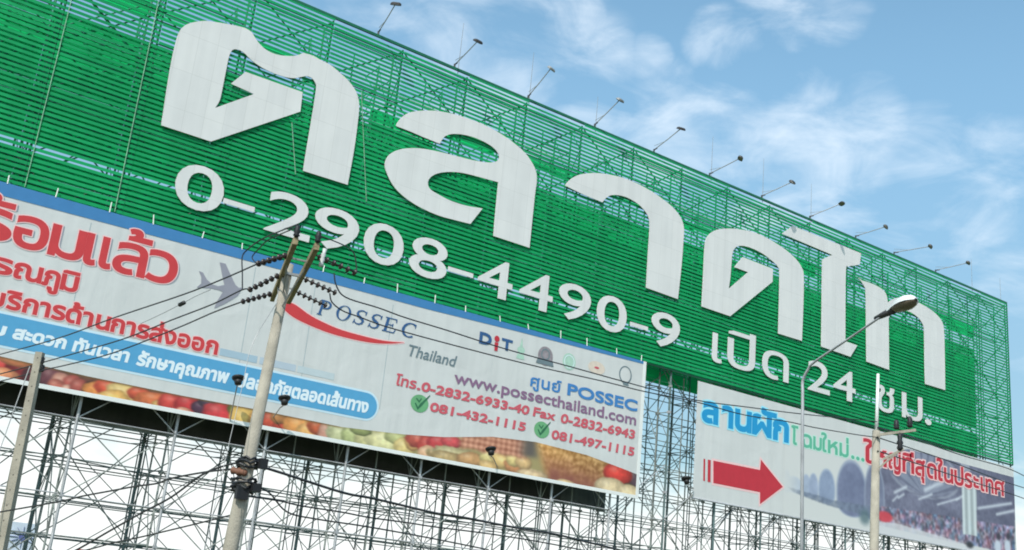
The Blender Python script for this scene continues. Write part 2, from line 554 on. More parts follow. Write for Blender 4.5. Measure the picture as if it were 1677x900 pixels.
def flat(contour_sets, y, mi=0, mb=None):
    """each set of outlines filled as a sheet at depth y"""
    mb = mb or MB()
    for cs in contour_sets:
        v, f = fill(cs)
        fl = []
        for t in f:
            (x0, z0), (x1, z1), (x2, z2) = v[t[0]], v[t[1]], v[t[2]]
            fl.append(t if (x1 - x0) * (z2 - z0) - (z1 - z0) * (x2 - x0) > 0 else t[::-1])
        mb.add([(p[0], y, p[1]) for p in v], fl, mi)
    return mb


def solid(cs, y0, y1):
    """outlines as a plate from y0 (front) to y1 (back)"""
    v, f = fill(cs)
    used = {}
    cnt = {}
    fl = []
    for t in f:
        (xa, za), (xb, zb), (xc, zc) = v[t[0]], v[t[1]], v[t[2]]
        t = t if (xb - xa) * (zc - za) - (zb - za) * (xc - xa) > 0 else t[::-1]
        fl.append(t)
        for i in range(3):
            e = (t[i], t[(i + 1) % 3])
            cnt[e] = 1
    n = len(v)
    vs = [(p[0], y0, p[1]) for p in v] + [(p[0], y1, p[1]) for p in v]
    fs = [t for t in fl] + [tuple(i + n for i in t[::-1]) for t in fl]
    for (a, b) in cnt:
        if (b, a) not in cnt: fs.append((b, a, a + n, b + n))
    return MB().add(vs, fs)


def spline(pts, sub=5):
    """closed outline through pts; a third value 1 marks a corner"""
    n = len(pts); out = []
    for i in range(n):
        p1 = pts[i]; p2 = pts[(i + 1) % n]
        c1 = len(p1) > 2; c2 = len(p2) > 2
        a = np.array(p1[:2], float); b = np.array(p2[:2], float)
        p0 = np.array(pts[i - 1][:2], float); p3 = np.array(pts[(i + 2) % n][:2], float)
        m1 = (b - a) if c1 else (b - p0) / 2
        m2 = (b - a) if c2 else (p3 - a) / 2
        k = 1 if (c1 and c2) else sub
        for j in range(k):
            t = j / k
            q = (2 * t ** 3 - 3 * t * t + 1) * a + (t ** 3 - 2 * t * t + t) * m1 + (-2 * t ** 3 + 3 * t * t) * b + (t ** 3 - t * t) * m2
            out.append(tuple(q))
    return out


def on_sheet(pts, w=0.0):
    return cleanc([P(x, y, w) for x, y in pts])


def ccw(c):
    ar = sum(c[i][0] * c[(i + 1) % len(c)][1] - c[(i + 1) % len(c)][0] * c[i][1] for i in range(len(c)))
    return c if ar > 0 else c[::-1]


def stroke(pts, ws):
    """outline of a pen stroke of changing width"""
    L_, R_ = [], []
    for i, p in enumerate(pts):
        a = pts[max(0, i - 1)]; b = pts[min(len(pts) - 1, i + 1)]
        tx, ty = b[0] - a[0], b[1] - a[1]; l = math.hypot(tx, ty) or 1
        nx, ny = -ty / l, tx / l; w = ws[i] / 2
        L_.append((p[0] + nx * w, p[1] + ny * w)); R_.append((p[0] - nx * w, p[1] - ny * w))
    return ccw(cleanc(R_ + L_[::-1]))


def ellipse(cx, cz, rx, rz, n=28):
    return [(cx + rx * math.cos(k * 2 * math.pi / n), cz + rz * math.sin(k * 2 * math.pi / n)) for k in range(n)]


# ================================================================== the ground
g = MB().add([(-4000, -4000, 0), (4000, -4000, 0), (4000, 4000, 0), (-4000, 4000, 0)], [(0, 1, 2, 3)])
structure(build(g, 'ground', M['ground']))
rd = MB().add([(-600, -9, 0.004), (700, -9, 0.004), (700, 15, 0.004), (-600, 15, 0.004)], [(0, 1, 2, 3)])
structure(build(rd, 'road', M['asphalt']))
kb = MB().box(-600, 700, 15.0, 15.3, 0.0, 0.13).box(-600, 700, -9.3, -9.0, 0.0, 0.13)
structure(build(kb, 'kerb', M['kerb']))
mk = MB()
for i in range(-60, 70):
    mk.add([(i * 9, 2.9, .008), (i * 9 + 3, 2.9, .008), (i * 9 + 3, 3.05, .008), (i * 9, 3.05, .008)], [(0, 1, 2, 3)])
mk.add([(-600, 14.3, .008), (700, 14.3, .008), (700, 14.45, .008), (-600, 14.45, .008)], [(0, 1, 2, 3)])
structure(build(mk, 'road_marking', M['road_paint']))

# ================================================================== steel scaffold
BAY = 5.455
U = [15.7 + BAY * k for k in range(-4, 18)]
U[-1] = 108.05
ROWS = (0.30, 1.55, 3.62, 5.6)
TOP = 41.55
SPLIT = 24.3
LV = [0.4 + 2.06 * k for k in range(21)]
LV[-1] = TOP - 0.15
frame = thing('steel_scaffold', (50.0, D + 2.5, 0), 'tall lattice scaffold of thin steel tubes carrying the green sign and banners', 'scaffold')
gx = [M['steel_dark'], M['green_steel'], M['steel'], M['steel_blue']]


def mi_for(z, w):
    return 1 if z > SPLIT else (2 if w < 0.5 else (0 if w < 2 else 3))  # front row in sunlit grey, rows behind with shade in their colour


for k, u in enumerate(U):
    mb = MB()
    for r, w in enumerate(ROWS):
        y = D + w
        lean = random.uniform(-.04, .04)
        rr = (0.085, 0.06, 0.055, 0.10)[r]
        mb.tube([(u, y, 0), (u + lean, y, SPLIT)], rr, 6, (2 if u < 56 else 3) if r == 0 else (0 if r < 3 else 3))
        mb.tube([(u + lean, y, SPLIT), (u, y, TOP - (0.0 if r < 3 else 1.2))], 0.065, 6, 1)
    for i, z in enumerate(LV):
        m_ = mi_for(z, 1.0)
        if i % 2 == 0 or z < 14:
            mb.tube([(u, D + ROWS[0], z), (u, D + ROWS[1], z)], 0.035, 5, m_)
        mb.tube([(u, D + ROWS[1], z + .1), (u, D + ROWS[2], z + .1)], 0.035, 5, m_) if i % 2 else None
        mb.tube([(u, D + ROWS[2], z), (u, D + ROWS[3], z)], 0.035, 5, m_)
        if i + 1 < len(LV):
            z2 = LV[i + 1]
            a, b = (ROWS[0], ROWS[1]) if i % 2 else (ROWS[1], ROWS[0])
            mb.tube([(u, D + a, z), (u, D + b, z2)], 0.032, 5, m_)
            a, b = (ROWS[2], ROWS[3]) if i % 2 else (ROWS[3], ROWS[2])
            mb.tube([(u, D + a, z), (u, D + b, z2)], 0.032, 5, m_)
            if i % 3 == 0 and i + 2 < len(LV):
                mb.tube([(u, D + ROWS[1], z), (u, D + ROWS[2], LV[i + 2])], 0.032, 5, m_)
    for i, z in enumerate(LV):
        for r, w in enumerate(ROWS):
            if random.random() < .45 and z < SPLIT:
                q = random.uniform(.07, .12)
                mb.box(u - q, u + q, D + w - q - .03, D + w + q + .03, z - q, z + q * .7, 0 if r else 2)
    # the rear pair is doubled by a second upright half a bay on
    if k + 1 < len(U) and u > 24:
        uh = (u + U[k + 1]) / 2 + random.uniform(-.3, .3)
        for w in (ROWS[1], ROWS[3]):
            mb.tube([(uh, D + w, 0), (uh, D + w, SPLIT)], 0.05, 5, 0 if w < 2 else 3)
            mb.tube([(uh, D + w, SPLIT), (uh, D + w, TOP - 1.0)], 0.045, 5, 1)
    build(mb, 'support_tower', gx, frame)

for r, w in enumerate(ROWS):
    for i, z in enumerate(LV):
        if (r == 0 and 13 < z < SPLIT) or (r == 0 and z < 13 and i % 2): continue
        if r == 3 and z > 40.6: continue
        mb = MB()
        for k in range(len(U) - 1):
            dz = random.uniform(-.06, .06)
            mb.tube([(U[k], D + w, z + dz), (U[k + 1], D + w, z + dz + random.uniform(-.05, .05))], 0.038, 5, mi_for(z, w))
        build(mb, 'ledger', gx, frame)

for k in range(len(U) - 1):
    mb = MB()
    a, b = U[k], U[k + 1]
    for w, step, off in ((ROWS[0], 2, 0), (ROWS[2], 2, 1), (ROWS[3], 3, 0)):
        i = off
        while i + step < len(LV):
            z0, z1 = LV[i], LV[i + step]
            if not (w < 0.5 and 13.4 < z0 < 23):
                mm = 1 if z0 > SPLIT else (2 if w < .5 and z0 > 10 else 0)
                mb.tube([(a, D + w + .07, z0), (b, D + w + .07, z1)], 0.048 if mm == 1 else 0.036, 5, mm)
                if (k + i) % 3 != 0:
                    mb.tube([(a, D + w - .07, z1), (b, D + w - .07, z0)], 0.048 if mm == 1 else 0.036, 5, mm)
            i += step
    # plan bracing from front to back
    for i in range(2, len(LV) - 1, 3):
        z = LV[i]
        q = (ROWS[1], ROWS[3]) if (k + i) % 2 else (ROWS[3], ROWS[1])
        mb.tube([(a, D + q[0], z), (b, D + q[1], z + .1)], 0.034, 5, mi_for(z, 1))
    build(mb, 'cross_brace', gx, frame)

BACK = [u + 1.1 for u in U[4:-1]]
for k, u in enumerate(BACK):
    mb = MB()
    for w, r in ((8.4, .05), (9.8, .045)):
        mb.tube([(u, D + w, 0), (u, D + w, 22.5)], r, 5, 3)
    for i, z in enumerate(LV[:11]):
        mb.tube([(u, D + 8.4, z), (u, D + 9.8, z)], .03, 5, 3)
        mb.tube([(u, D + (8.4 if i % 2 else 9.8), z), (u, D + (9.8 if i % 2 else 8.4), LV[i + 1])], .03, 5, 3)
        if i % 3 == 0: mb.tube([(u, D + 5.6, z), (u - 1.1, D + 8.4, z)], .03, 5, 3)
    build(mb, 'support_tower', gx, frame)
for i, z in enumerate(LV[:11]):
    mb = MB().tube([(BACK[0], D + 8.4, z), (BACK[-1], D + 8.4, z + .05)], .032, 5, 3)
    build(mb, 'ledger', gx, frame)
for k in range(len(BACK) - 1):
    mb = MB()
    for i in range(0, 9, 2):
        a, b = (i, i + 2) if (k + i // 2) % 2 else (i + 2, i)
        mb.tube([(BACK[k], D + 8.45, LV[a]), (BACK[k + 1], D + 8.45, LV[b])], .03, 5, 3)
    build(mb, 'cross_brace', gx, frame)

# ================================================================== the green sign
sign = thing('green_signboard', (57.0, D, 24.3), 'huge green slatted hoarding with giant white lettering at the top of the scaffold', 'sign')
Z0, Z1 = 24.38, 41.68
XL, XR = U[0], 108.05
PITCH = 0.31


def slats(x0, x1, z0, z1, y, jit, mb, hgt=0.185, miss=0.0):
    n = int((z1 - z0) / PITCH)
    tilt = random.uniform(-jit, jit)
    for i in range(n + 1):
        z = z0 + i * PITCH + random.uniform(-jit, jit) * 0.8
        if z + hgt > z1 + 0.05 or random.random() < miss: continue
        d0, d1 = random.uniform(-jit, jit), random.uniform(-jit, jit) + tilt
        t = random.uniform(0.02, 0.05)
        v = []
        for x, dz in ((x0, d0), (x1, d1)):
            v += [(x, y - t, z + dz), (x, y + 0.0, z + dz + hgt), (x, y + 0.012, z + dz + hgt), (x, y + 0.012 - t, z + dz)]
        mb.add(v, [(0, 1, 2, 3), (7, 6, 5, 4), (0, 4, 5, 1), (1, 5, 6, 2), (2, 6, 7, 3), (3, 7, 4, 0)])


mb = MB()
for k in range(len(U) - 1):
    slats(U[k] + .012, U[k + 1] - .012, Z0, Z1 - 0.1, D, 0.010, mb, 0.198)
build(mb, 'slat_face', M['green_slat'], sign)

# the back face is hung in panels with gaps the sky shows through
for k in range(len(U) - 1):
    a, b = U[k], U[k + 1]
    m = (a + b) / 2
    low = MB(); slats(a + .01, b - .01, Z0 - 0.35, 27.9 + random.choice((0, 0, .3)), D + 4.0, 0.004, low, 0.318)
    build(low, 'rear_slat_panel', M['green_rear'], sign)
    top = 37.25 if not 31 < m < 40 else 38.6
    up = MB(); slats(a + .01, b - .01, 28.42, top, D + 4.0, 0.004, up, 0.318)
    build(up, 'rear_slat_panel', M['green_rear'], sign)
    lo_, hi_ = (38.3 + .03 * m, 39.5 + random.uniform(-.3, .6)) if m < 26 else (38.45 + random.uniform(-.15, .15), random.choice((39.4, 39.9, 39.6, 38.9)))
    if 31 < m < 40: lo_, hi_ = 38.7, 39.0
    if 85 < m < 92: hi_ = 38.9
    e = MB(); slats(a + .01, b - .01, lo_, hi_, D + 4.0, 0.02, e, 0.29, 0.10)
    build(e, 'rear_slat_panel', M['green_rear'], sign)

mb = MB().beam((32, D + 3.95, 40.05), (XR, D + 3.95, 40.05), .05, .07)
build(mb, 'rear_rail', M['conduit'], sign)
mb = MB()
mb.beam((XL, D + .05, Z1), (XR, D + .05, Z1), 0.12, 0.2).beam((XR, D + .05, Z0 - .1), (XR, D + .05, Z1 + .1), 0.1, 0.1)
mb.beam((XL, D + .12, Z0 - .1), (XR, D + .12, Z0 - .1), 0.12, 0.14)
mb.beam((XL, D + 1.5, Z1), (XR, D + 1.5, Z1), 0.08, 0.08).beam((XR, D + 4.0, Z0 - .1), (XR, D + 4.0, 40.5), 0.08, 0.08)
build(mb, 'edge_rail', M['green_dark'], sign)
# pale conduit pipes running up between the slats
for (xa, ya, xb, yb, wr) in ((110, 33, 50, 267, .3), (245, 67, 202, 280, .3), (592, 150, 600, 330, .9), (478, 200, 484, 285, 0.7)):
    p, q = P(xa, ya, -.07), P(xb, yb, -.07)
    c = MB().tube([(p[0], D - .07, Z1 - .2 if wr == .3 else p[1]), (q[0], D - .07, Z0 if wr == .3 else q[1])], 0.026, 6)
    build(c, 'conduit_pipe', M['conduit'], sign)

# giant letters (outlines in photo positions, set out on the sign's own plane)
def z1(x, y): return (x / 2.995, y / 2.995)
def z2(x, y): return (560 + x / 2.995, y / 2.995)
def z5(x, y): return (560 + x / 2.995, 300 + y / 2.995)
def z6(x, y): return (1117 + x / 2.995, 300 + y / 2.995)
def z8(x, y): return (1280 + x / 5.293, 450 + y / 5.293)
def c(p): return (p[0], p[1], 1)


TO = [c(z1(792, 612)), z1(812, 480), z1(836, 330), z1(858, 225), z1(880, 155), z1(912, 120), z1(960, 105), z1(1010, 100), z1(1060, 106), z1(1110, 114), z1(1160, 124), z1(1205, 136), z1(1235, 155),
      z1(1254, 185), z1(1278, 216), z1(1312, 245), z1(1360, 265), z1(1410, 272), z1(1455, 270), c(z1(1490, 257)), z1(1535, 270), z1(1575, 292), z1(1625, 318), z1(1677, 362), z2(28, 388), z2(60, 428), z2(79, 470),
      z2(86, 520), z2(78, 610), z2(60, 740), c((570, 302)), c((497, 279)), z1(1500, 760), z1(1530, 580), z1(1552, 440), z1(1548, 405), z1(1530, 380), z1(1505, 371), z1(1475, 376), z1(1440, 381), z1(1400, 375), z1(1340, 355),
      z1(1282, 326), z1(1235, 293), z1(1200, 258), z1(1170, 241), z1(1142, 243), z1(1125, 275), z1(1110, 345), z1(1095, 420), z1(1080, 488), c(z1(1057, 527)), c(z1(1247, 459)), c(z1(1134, 408)), c(z1(1206, 350)), c(z1(1486, 450)),
      c(z1(1475, 545)), c(z1(1036, 692))]
LO = [z2(268, 612), z2(284, 586), z2(312, 560), z2(350, 546), z2(405, 540), z2(475, 543), z2(560, 560), z2(650, 590), z2(720, 620), z2(790, 660), z2(850, 703), z2(900, 748), z2(937, 800), z2(955, 845), z2(957, 890), z2(948, 960),
      c(z5(922, 315)), c(z5(745, 257)), z5(752, 170), c(z2(769, 892)), z2(700, 873), z2(620, 852), z2(560, 842), z2(500, 843), z2(455, 855), z2(428, 878), z2(424, 905), z5(438, 30), z5(478, 55), z5(535, 84), z5(610, 108), c(z5(692, 122)),
      c(z5(632, 198)), z5(560, 180), z5(480, 158), z5(400, 124), z5(335, 86), z5(284, 45), z5(250, 5), z2(225, 855), z2(212, 812), z2(222, 772), z2(252, 744), z2(302, 728), z2(372, 725), z2(450, 736), z2(550, 760), z2(650, 785), z2(720, 795),
      z2(758, 790), z2(774, 770), z2(758, 736), z2(720, 705), z2(660, 676), z2(600, 659), z2(545, 655), z2(508, 666), z2(490, 688), c(z2(482, 703)), z2(400, 670), z2(330, 640), c(z2(272, 618))]
SA = [c(z5(1096, 10)), z2(1112, 888), z2(1142, 865), z2(1185, 851), z2(1250, 847), z2(1310, 854), z2(1380, 870), z5(1450, 0), z5(1520, 38), z5(1580, 80), z5(1630, 122), z5(1665, 170), z5(1679, 215), z5(1678, 270), z5(1668, 400),
      c(z5(1650, 567)), c(z5(1494, 511)), z5(1503, 350), z5(1511, 215), z5(1505, 165), z5(1480, 125), z5(1440, 90), z5(1385, 63), z5(1330, 56), z5(1298, 70), c(z5(1280, 92)), z5(1190, 55)]
DO = [c(z6(98, 603)), z6(106, 450), z6(114, 300), z6(130, 256), z6(160, 232), z6(200, 222), z6(260, 222), z6(330, 233), z6(390, 253), z6(450, 285), z6(510, 325), z6(560, 370), z6(588, 410), z6(599, 455), z6(597, 600), c(z6(590, 772)),
      c(z6(474, 736)), z6(478, 580), z6(480, 440), z6(470, 406), z6(442, 378), z6(400, 346), z6(350, 320), z6(302, 306), z6(268, 311), z6(250, 340), z6(244, 400), z6(239, 460), c(z6(231, 517)), c(z6(326, 435)), c(z6(258, 410)), c(z6(300, 361)),
      c(z6(448, 419)), c(z6(446, 482)), c(z6(238, 651))]
AI = [c(z6(492, 246)), c(z6(546, 208)), c(z6(880, 342)), c(z6(874, 396)), z6(850, 402), z6(818, 408), z6(805, 440), c(z6(803, 774)), c(z6(862, 794)), c(z6(828, 850)), c(z6(685, 800)), c(z6(690, 372)), c(z6(738, 350))]
TH = [c(z8(664, 18)), z8(700, 46), c(z8(735, 56)), z8(800, 80), z8(862, 112), z8(898, 145), z8(916, 185), c(z8(925, 240)), z8(960, 214), z8(1010, 196), z8(1080, 196), z8(1160, 224), z8(1250, 270), z8(1330, 326), z8(1380, 380), z8(1404, 430),
      z8(1413, 510), z8(1418, 700), c((1548.7, 638.4)), c((1516, 628.4)), z8(1244, 780), z8(1241, 520), z8(1235, 450), z8(1214, 402), z8(1178, 360), z8(1120, 322), z8(1060, 306), z8(1000, 312), z8(955, 330), c(z8(932, 372)),
      z8(934, 600), c(z8(936, 822)), c(z8(740, 750)), z8(737, 450), z8(733, 150), z8(718, 96), z8(694, 56)]
for outline in (TO, LO, SA, DO, AI, TH):
    cs = [ccw(on_sheet(spline(outline), -.2))]
    build(solid(cs, D - .16, D - .11), 'letter', M['letter_white'], sign)

# the telephone line
pb0 = P(330, 346, -.2); pb1 = P(1092, 566, -.2)
BASE = (pb0[1] + pb1[1]) / 2
CAPH = P(325, 269, -.2)[1] - P(330, 346, -.2)[1]


def at_base(px, z):
    """x on the sign where the photo column px meets height z"""
    lo, hi = -100.0, 1000.0
    for _ in range(60):
        mid = (lo + hi) / 2
        x, zz = P(px, mid, -.2)
        if zz > z: lo = mid
        else: hi = mid
    return P(px, lo, -.2)[0]


LINE = [('0', 287, 366, 0), ('-', 367, 418, 0), ('2', 437, 511, 0), ('9', 514, 587, 0), ('0', 596, 661, 0), ('8', 672, 733, 0), ('-', 735, 776, 0), ('4', 784, 840, 0), ('4', 852, 906, 0), ('9', 915, 968, 0), ('0', 978, 1027, 0),
        ('-', 1033, 1062, 0), ('9', 1067, 1114, 0), ('เ', 1167, 1184, 1), ('ปิ', 1192, 1238, 1), ('ด', 1249, 1293, 1), ('2', 1324, 1360, 0), ('4', 1366, 1402, 0), ('ช', 1436, 1466, 1), ('ม', 1478, 1512, 1), ('.', 1516, 1526, 0)]
for ch, a, b, thai in LINE:
    x0, x1 = at_base(a, BASE + CAPH * .4), at_base(b, BASE + CAPH * .4)
    cs = set_text(ch, x0 + .05, x1 - .05, BASE, CAPH * (0.86 if thai else 0.97), base={'ปิ': 'ป'}.get(ch), bold=0.02 if thai else 0.045, ref='ม' if thai else '0')
    if ch == '-':
        zc = BASE + CAPH * .36
        cs = [[(x0, zc - .16), (x1, zc - .16), (x1, zc + .16), (x0, zc + .16)]]
    build(solid(cs, D - .15, D - .11), 'letter', M['letter_white'], sign)

# ================================================================== left banner
LB = thing('fruit_banner', (34.0, D - .2, 13.7), 'long white advertising banner with red and blue lettering and a strip of printed fruit', 'banner')
WB = -0.22
YB = D + WB


def sheet(x0, x1, z0f, z1f, y, nx=120, nz=8, bulge=0.0, thick=.04):
    """a stretched sheet with a little slack between its lashings"""
    mb = MB(); vs = []; fs = []
    for j in range(nz + 1):
        for i in range(nx + 1):
            x = x0 + (x1 - x0) * i / nx
            z = z0f(x) + (z1f(x) - z0f(x)) * j / nz
            vs.append((x, y, z))
    n = len(vs)
    vs += [(x, y + thick, z) for x, y_, z in vs]
    q = nx + 1
    for j in range(nz):
        for i in range(nx):
            a = j * q + i
            fs.append((a, a + 1, a + q + 1, a + q)); fs.append((n + a, n + a + q, n + a + q + 1, n + a + 1))
    for i in range(nx):
        a = i; fs.append((a, n + a, n + a + 1, a + 1))
        a = nz * q + i; fs.append((a, a + 1, n + a + 1, n + a))
    for j in range(nz):
        a = j * q; fs.append((a, a + q, n + a + q, n + a))
        a = j * q + nx; fs.append((a, n + a, n + a + q, a + q))
    return mb.add(vs, fs)


BX0, BX1 = -5.0, P(1052, 700, WB)[0]
BZ1 = P(530, 444.5, WB)[1]
BZ0 = P(520, 719.5, WB)[1]
build(sheet(BX0, BX1, lambda x: BZ0, lambda x: BZ1, YB), 'banner_sheet', M['banner'], LB)
HEM = 0.16
hm = MB().box(BX0, BX1, YB - .03, YB - .012, BZ0, BZ0 + .24)
hm.box(BX1 - .3, BX1, YB - .03, YB - .012, BZ0 + .24, BZ1)
build(hm, 'white_hem', M['banner_edge'], LB)
L1, L2, L3, L4 = YB - .010, YB - .018, YB - .026, YB - .034

# blue band along the top: deep at the left, tapering to the right
tb = [P(-140, 300, WB), P(0, 319, WB), P(320, 404, WB), P(600, 479, WB), P(700, 506, WB), P(850, 543, WB), P(1058, 597, WB)]
low = [(BX0, tb[1][1]), tb[1], tb[2], tb[3], tb[4], tb[5], (BX1 - .3, tb[6][1])]
band = [(x, z) for x, z in low] + [(BX1 - .3, BZ1 - .002), (BX0, BZ1 - .002)]
build(flat([[ccw(cleanc(band))]], L2), 'blue_top_band', M['blue_band'], LB)


def line(parts_, name, mat, y=L3, w=WB, halo=None, halod=0.0, parent=None, drop=None):
    """one line of printed lettering: list of (text, base, pxL, pxR, baseline px point, height px, ref, bold, shear)"""
    sets, hs, ds = [], [], []
    for (s, base, a, b, bl, hp, ref, bold, shear) in parts_:
        zb = P(bl[0], bl[1], w)[1]
        h = P(bl[0], bl[1] - hp, w)[1] - zb
        mid = zb + h * .5

        def col(px):
            lo, hi = -200.0, 1100.0
            for _ in range(50):
                m_ = (lo + hi) / 2
                if P(px, m_, w)[1] > mid: lo = m_
                else: hi = m_
            return P(px, lo, w)[0]
        x0, x1 = col(a), col(b)
        sh = shear
        cs = set_text(s, x0, x1, zb, h, base=base, bold=bold, ref=ref, shear=0.0)
        if sh: cs = [[(x + sh * (z - mid), z) for x, z in q] for q in cs]
        sets.append(cs)
        if halo: hs.append([outset(q, halod) for q in cs])
        if drop: ds.append([[(x + .13, z - .03) for x, z in q] for q in cs])
    if drop: build(flat([sum(ds, [])], y + .008), name + '_shade', drop, parent)
    if halo: build(flat([sum(hs, [])], y + .006), name + '_outline', halo, parent)
    return build(flat([sum(sets, [])], y), name, mat, parent)


def bl(x, p, q):
    return (x, p[1] + (q[1] - p[1]) * (x - p[0]) / (q[0] - p[0]))


A_, B_ = (66.7, 411), (277, 465)
hb = 0.065
line([('พ', None, -115, -62, bl(-40, A_, B_), 51, 'ม', hb, 0), ('ร้', 'ร', -52, 19, bl(0, A_, B_), 51, 'ม', hb, 0), ('อ', None, 25, 78, bl(50, A_, B_), 51, 'ม', hb, 0), ('ม', None, 84, 137, bl(110, A_, B_), 50, 'ม', hb, 0),
      ('แ', None, 141, 183, bl(160, A_, B_), 50, 'ม', hb, 0), ('ล้', 'ล', 188, 239, bl(212, A_, B_), 50, 'ม', hb, 0), ('ว', None, 243, 289, bl(265, A_, B_), 50, 'ม', hb, 0)],
     'headline_lettering', M['red'], parent=LB, halo=M['red_halo'], halod=.06, drop=M['letter_shadow'])
A_, B_ = (55.5, 456), (125, 478.5)
A_ = (55.5, 461)
line([('สุวร', None, -105, -24, bl(-60, A_, B_), 25, 'ม', .045, 0), ('ร', None, -18, 20, bl(0, A_, B_), 25, 'ม', .05, 0), ('ณ', None, 24, 68, bl(45, A_, B_), 25, 'ม', .05, 0), ('ภู', 'ภ', 71, 97, bl(84, A_, B_), 25, 'ม', .05, 0),
      ('มิ', 'ม', 101, 127, bl(115, A_, B_), 25, 'ม', .05, 0)], 'second_line_lettering', M['red'], parent=LB, halo=M['red_halo'], halod=.05)
A_, B_ = (59, 514.5), (355, 580)
line([('บ', None, -18, 6, bl(0, A_, B_), 22, 'ม', .05, 0), ('ริการ', None, 10, 106, bl(59, A_, B_), 22.5, 'ม', .05, 0), ('ด้าน', None, 109, 179, bl(145, A_, B_), 22, 'ม', .05, 0), ('การ', None, 183, 243, bl(215, A_, B_), 21.5, 'ม', .05, 0),
      ('ส่งออก', None, 246, 356, bl(300, A_, B_), 21, 'ม', .05, 0)], 'third_line_lettering', M['red'], parent=LB, halo=M['red_halo'], halod=.05)

# light blue bar with a round end
zt = (P(100, 535, WB)[1] + P(590, 640, WB)[1]) / 2
zb_ = (P(100, 584.5, WB)[1] + P(590, 684, WB)[1]) / 2
rr_ = (zt - zb_) / 2
xe = P(617, 668, WB)[0] - rr_


def bar(d):
    pts = [(BX0, zb_ - d)]
    for k in range(13):
        a = -math.pi / 2 + math.pi * k / 12
        pts.append((xe + (rr_ + d) * math.cos(a), (zt + zb_) / 2 + (rr_ + d) * math.sin(a)))
    pts.append((BX0, zt + d))
    return pts


build(flat([[bar(.13)]], L1), 'bar_outline', M['blue_halo'], LB)
build(flat([[bar(0)]], L2), 'blue_bar', M['blue_bar'], LB)
A_, B_ = (104, 572.5), (600, 676)
A_ = (104, 570.5)
for ph in (('ม', None, -16, 8, bl(0, A_, B_), 15, 'ม', .045, 0.1), ('สะดวก', None, 23, 107, bl(65, A_, B_), 15.5, 'ม', .045, 0.1), ('ทันเวลา', None, 121, 210, bl(165, A_, B_), 16, 'ม', .045, 0.1), ('รักษาคุณภาพ', None, 226, 373, bl(300, A_, B_), 16.5, 'ม', .045, 0.1),
           ('ปลอดภัยตลอดเส้นทาง', None, 390, 602, bl(495, A_, B_), 16.5, 'ม', .045, 0.1)):
    line([ph], 'bar_lettering', M['white_print'], parent=LB)
# faded strip above the bar
for (a, b, m_) in (((361, 569), (422, 583), 'bar1'), ((426, 584), (485, 598), 'bar2'), ((488, 598), (548, 612), 'bar3')):
    p, q = P(a[0], a[1], WB), P(b[0], b[1], WB)
    z = (P(361, 569, WB)[1] + P(485, 598, WB)[1]) / 2
    build(flat([[[(p[0], z - .42), (q[0], z - .42), (q[0], z), (p[0], z)]]], L1), 'faded_strip', M[m_], LB)

# aeroplane silhouette
pl_ = [(115, 375), (145, 387), (175, 440), (215, 475), (258, 488), (302, 478), (285, 400), (268, 312), (312, 322), (345, 395), (385, 478), (410, 500), (440, 497), (400, 560), (310, 615), (228, 652), (245, 605), (292, 530), (262, 516), (200, 503),
       (98, 497), (132, 468), (132, 420)]
pl_ = [(300 + x / 4.5, 360 + y / 4.5) for x, y in pl_]
build(flat([[ccw(on_sheet(pl_, WB))]], L2), 'aeroplane_silhouette', M['grey_plane'], LB)
# red swoosh
up_ = [(466, 492), (484, 499), (511, 518), (551, 537), (589, 548.5), (620, 556), (640, 559), (661, 560.5)]
dn_ = [(661, 560.8), (640, 562.5), (613, 561.5), (583, 556.5), (542, 546), (507, 532.5), (480, 519), (463, 505)]
sw = on_sheet(spline([(p[0], p[1], 1) if i in (0, 7) else p for i, p in enumerate(up_)] + [(p[0], p[1], 1) if i in (0, 7) else p for i, p in enumerate(dn_)], 4), WB)
sw = ccw(sw)
build(flat([[outset(sw, .07)]], L1), 'swoosh_outline', M['red_halo'], LB)
build(flat([[sw]], L2), 'swoosh', M['red'], LB)


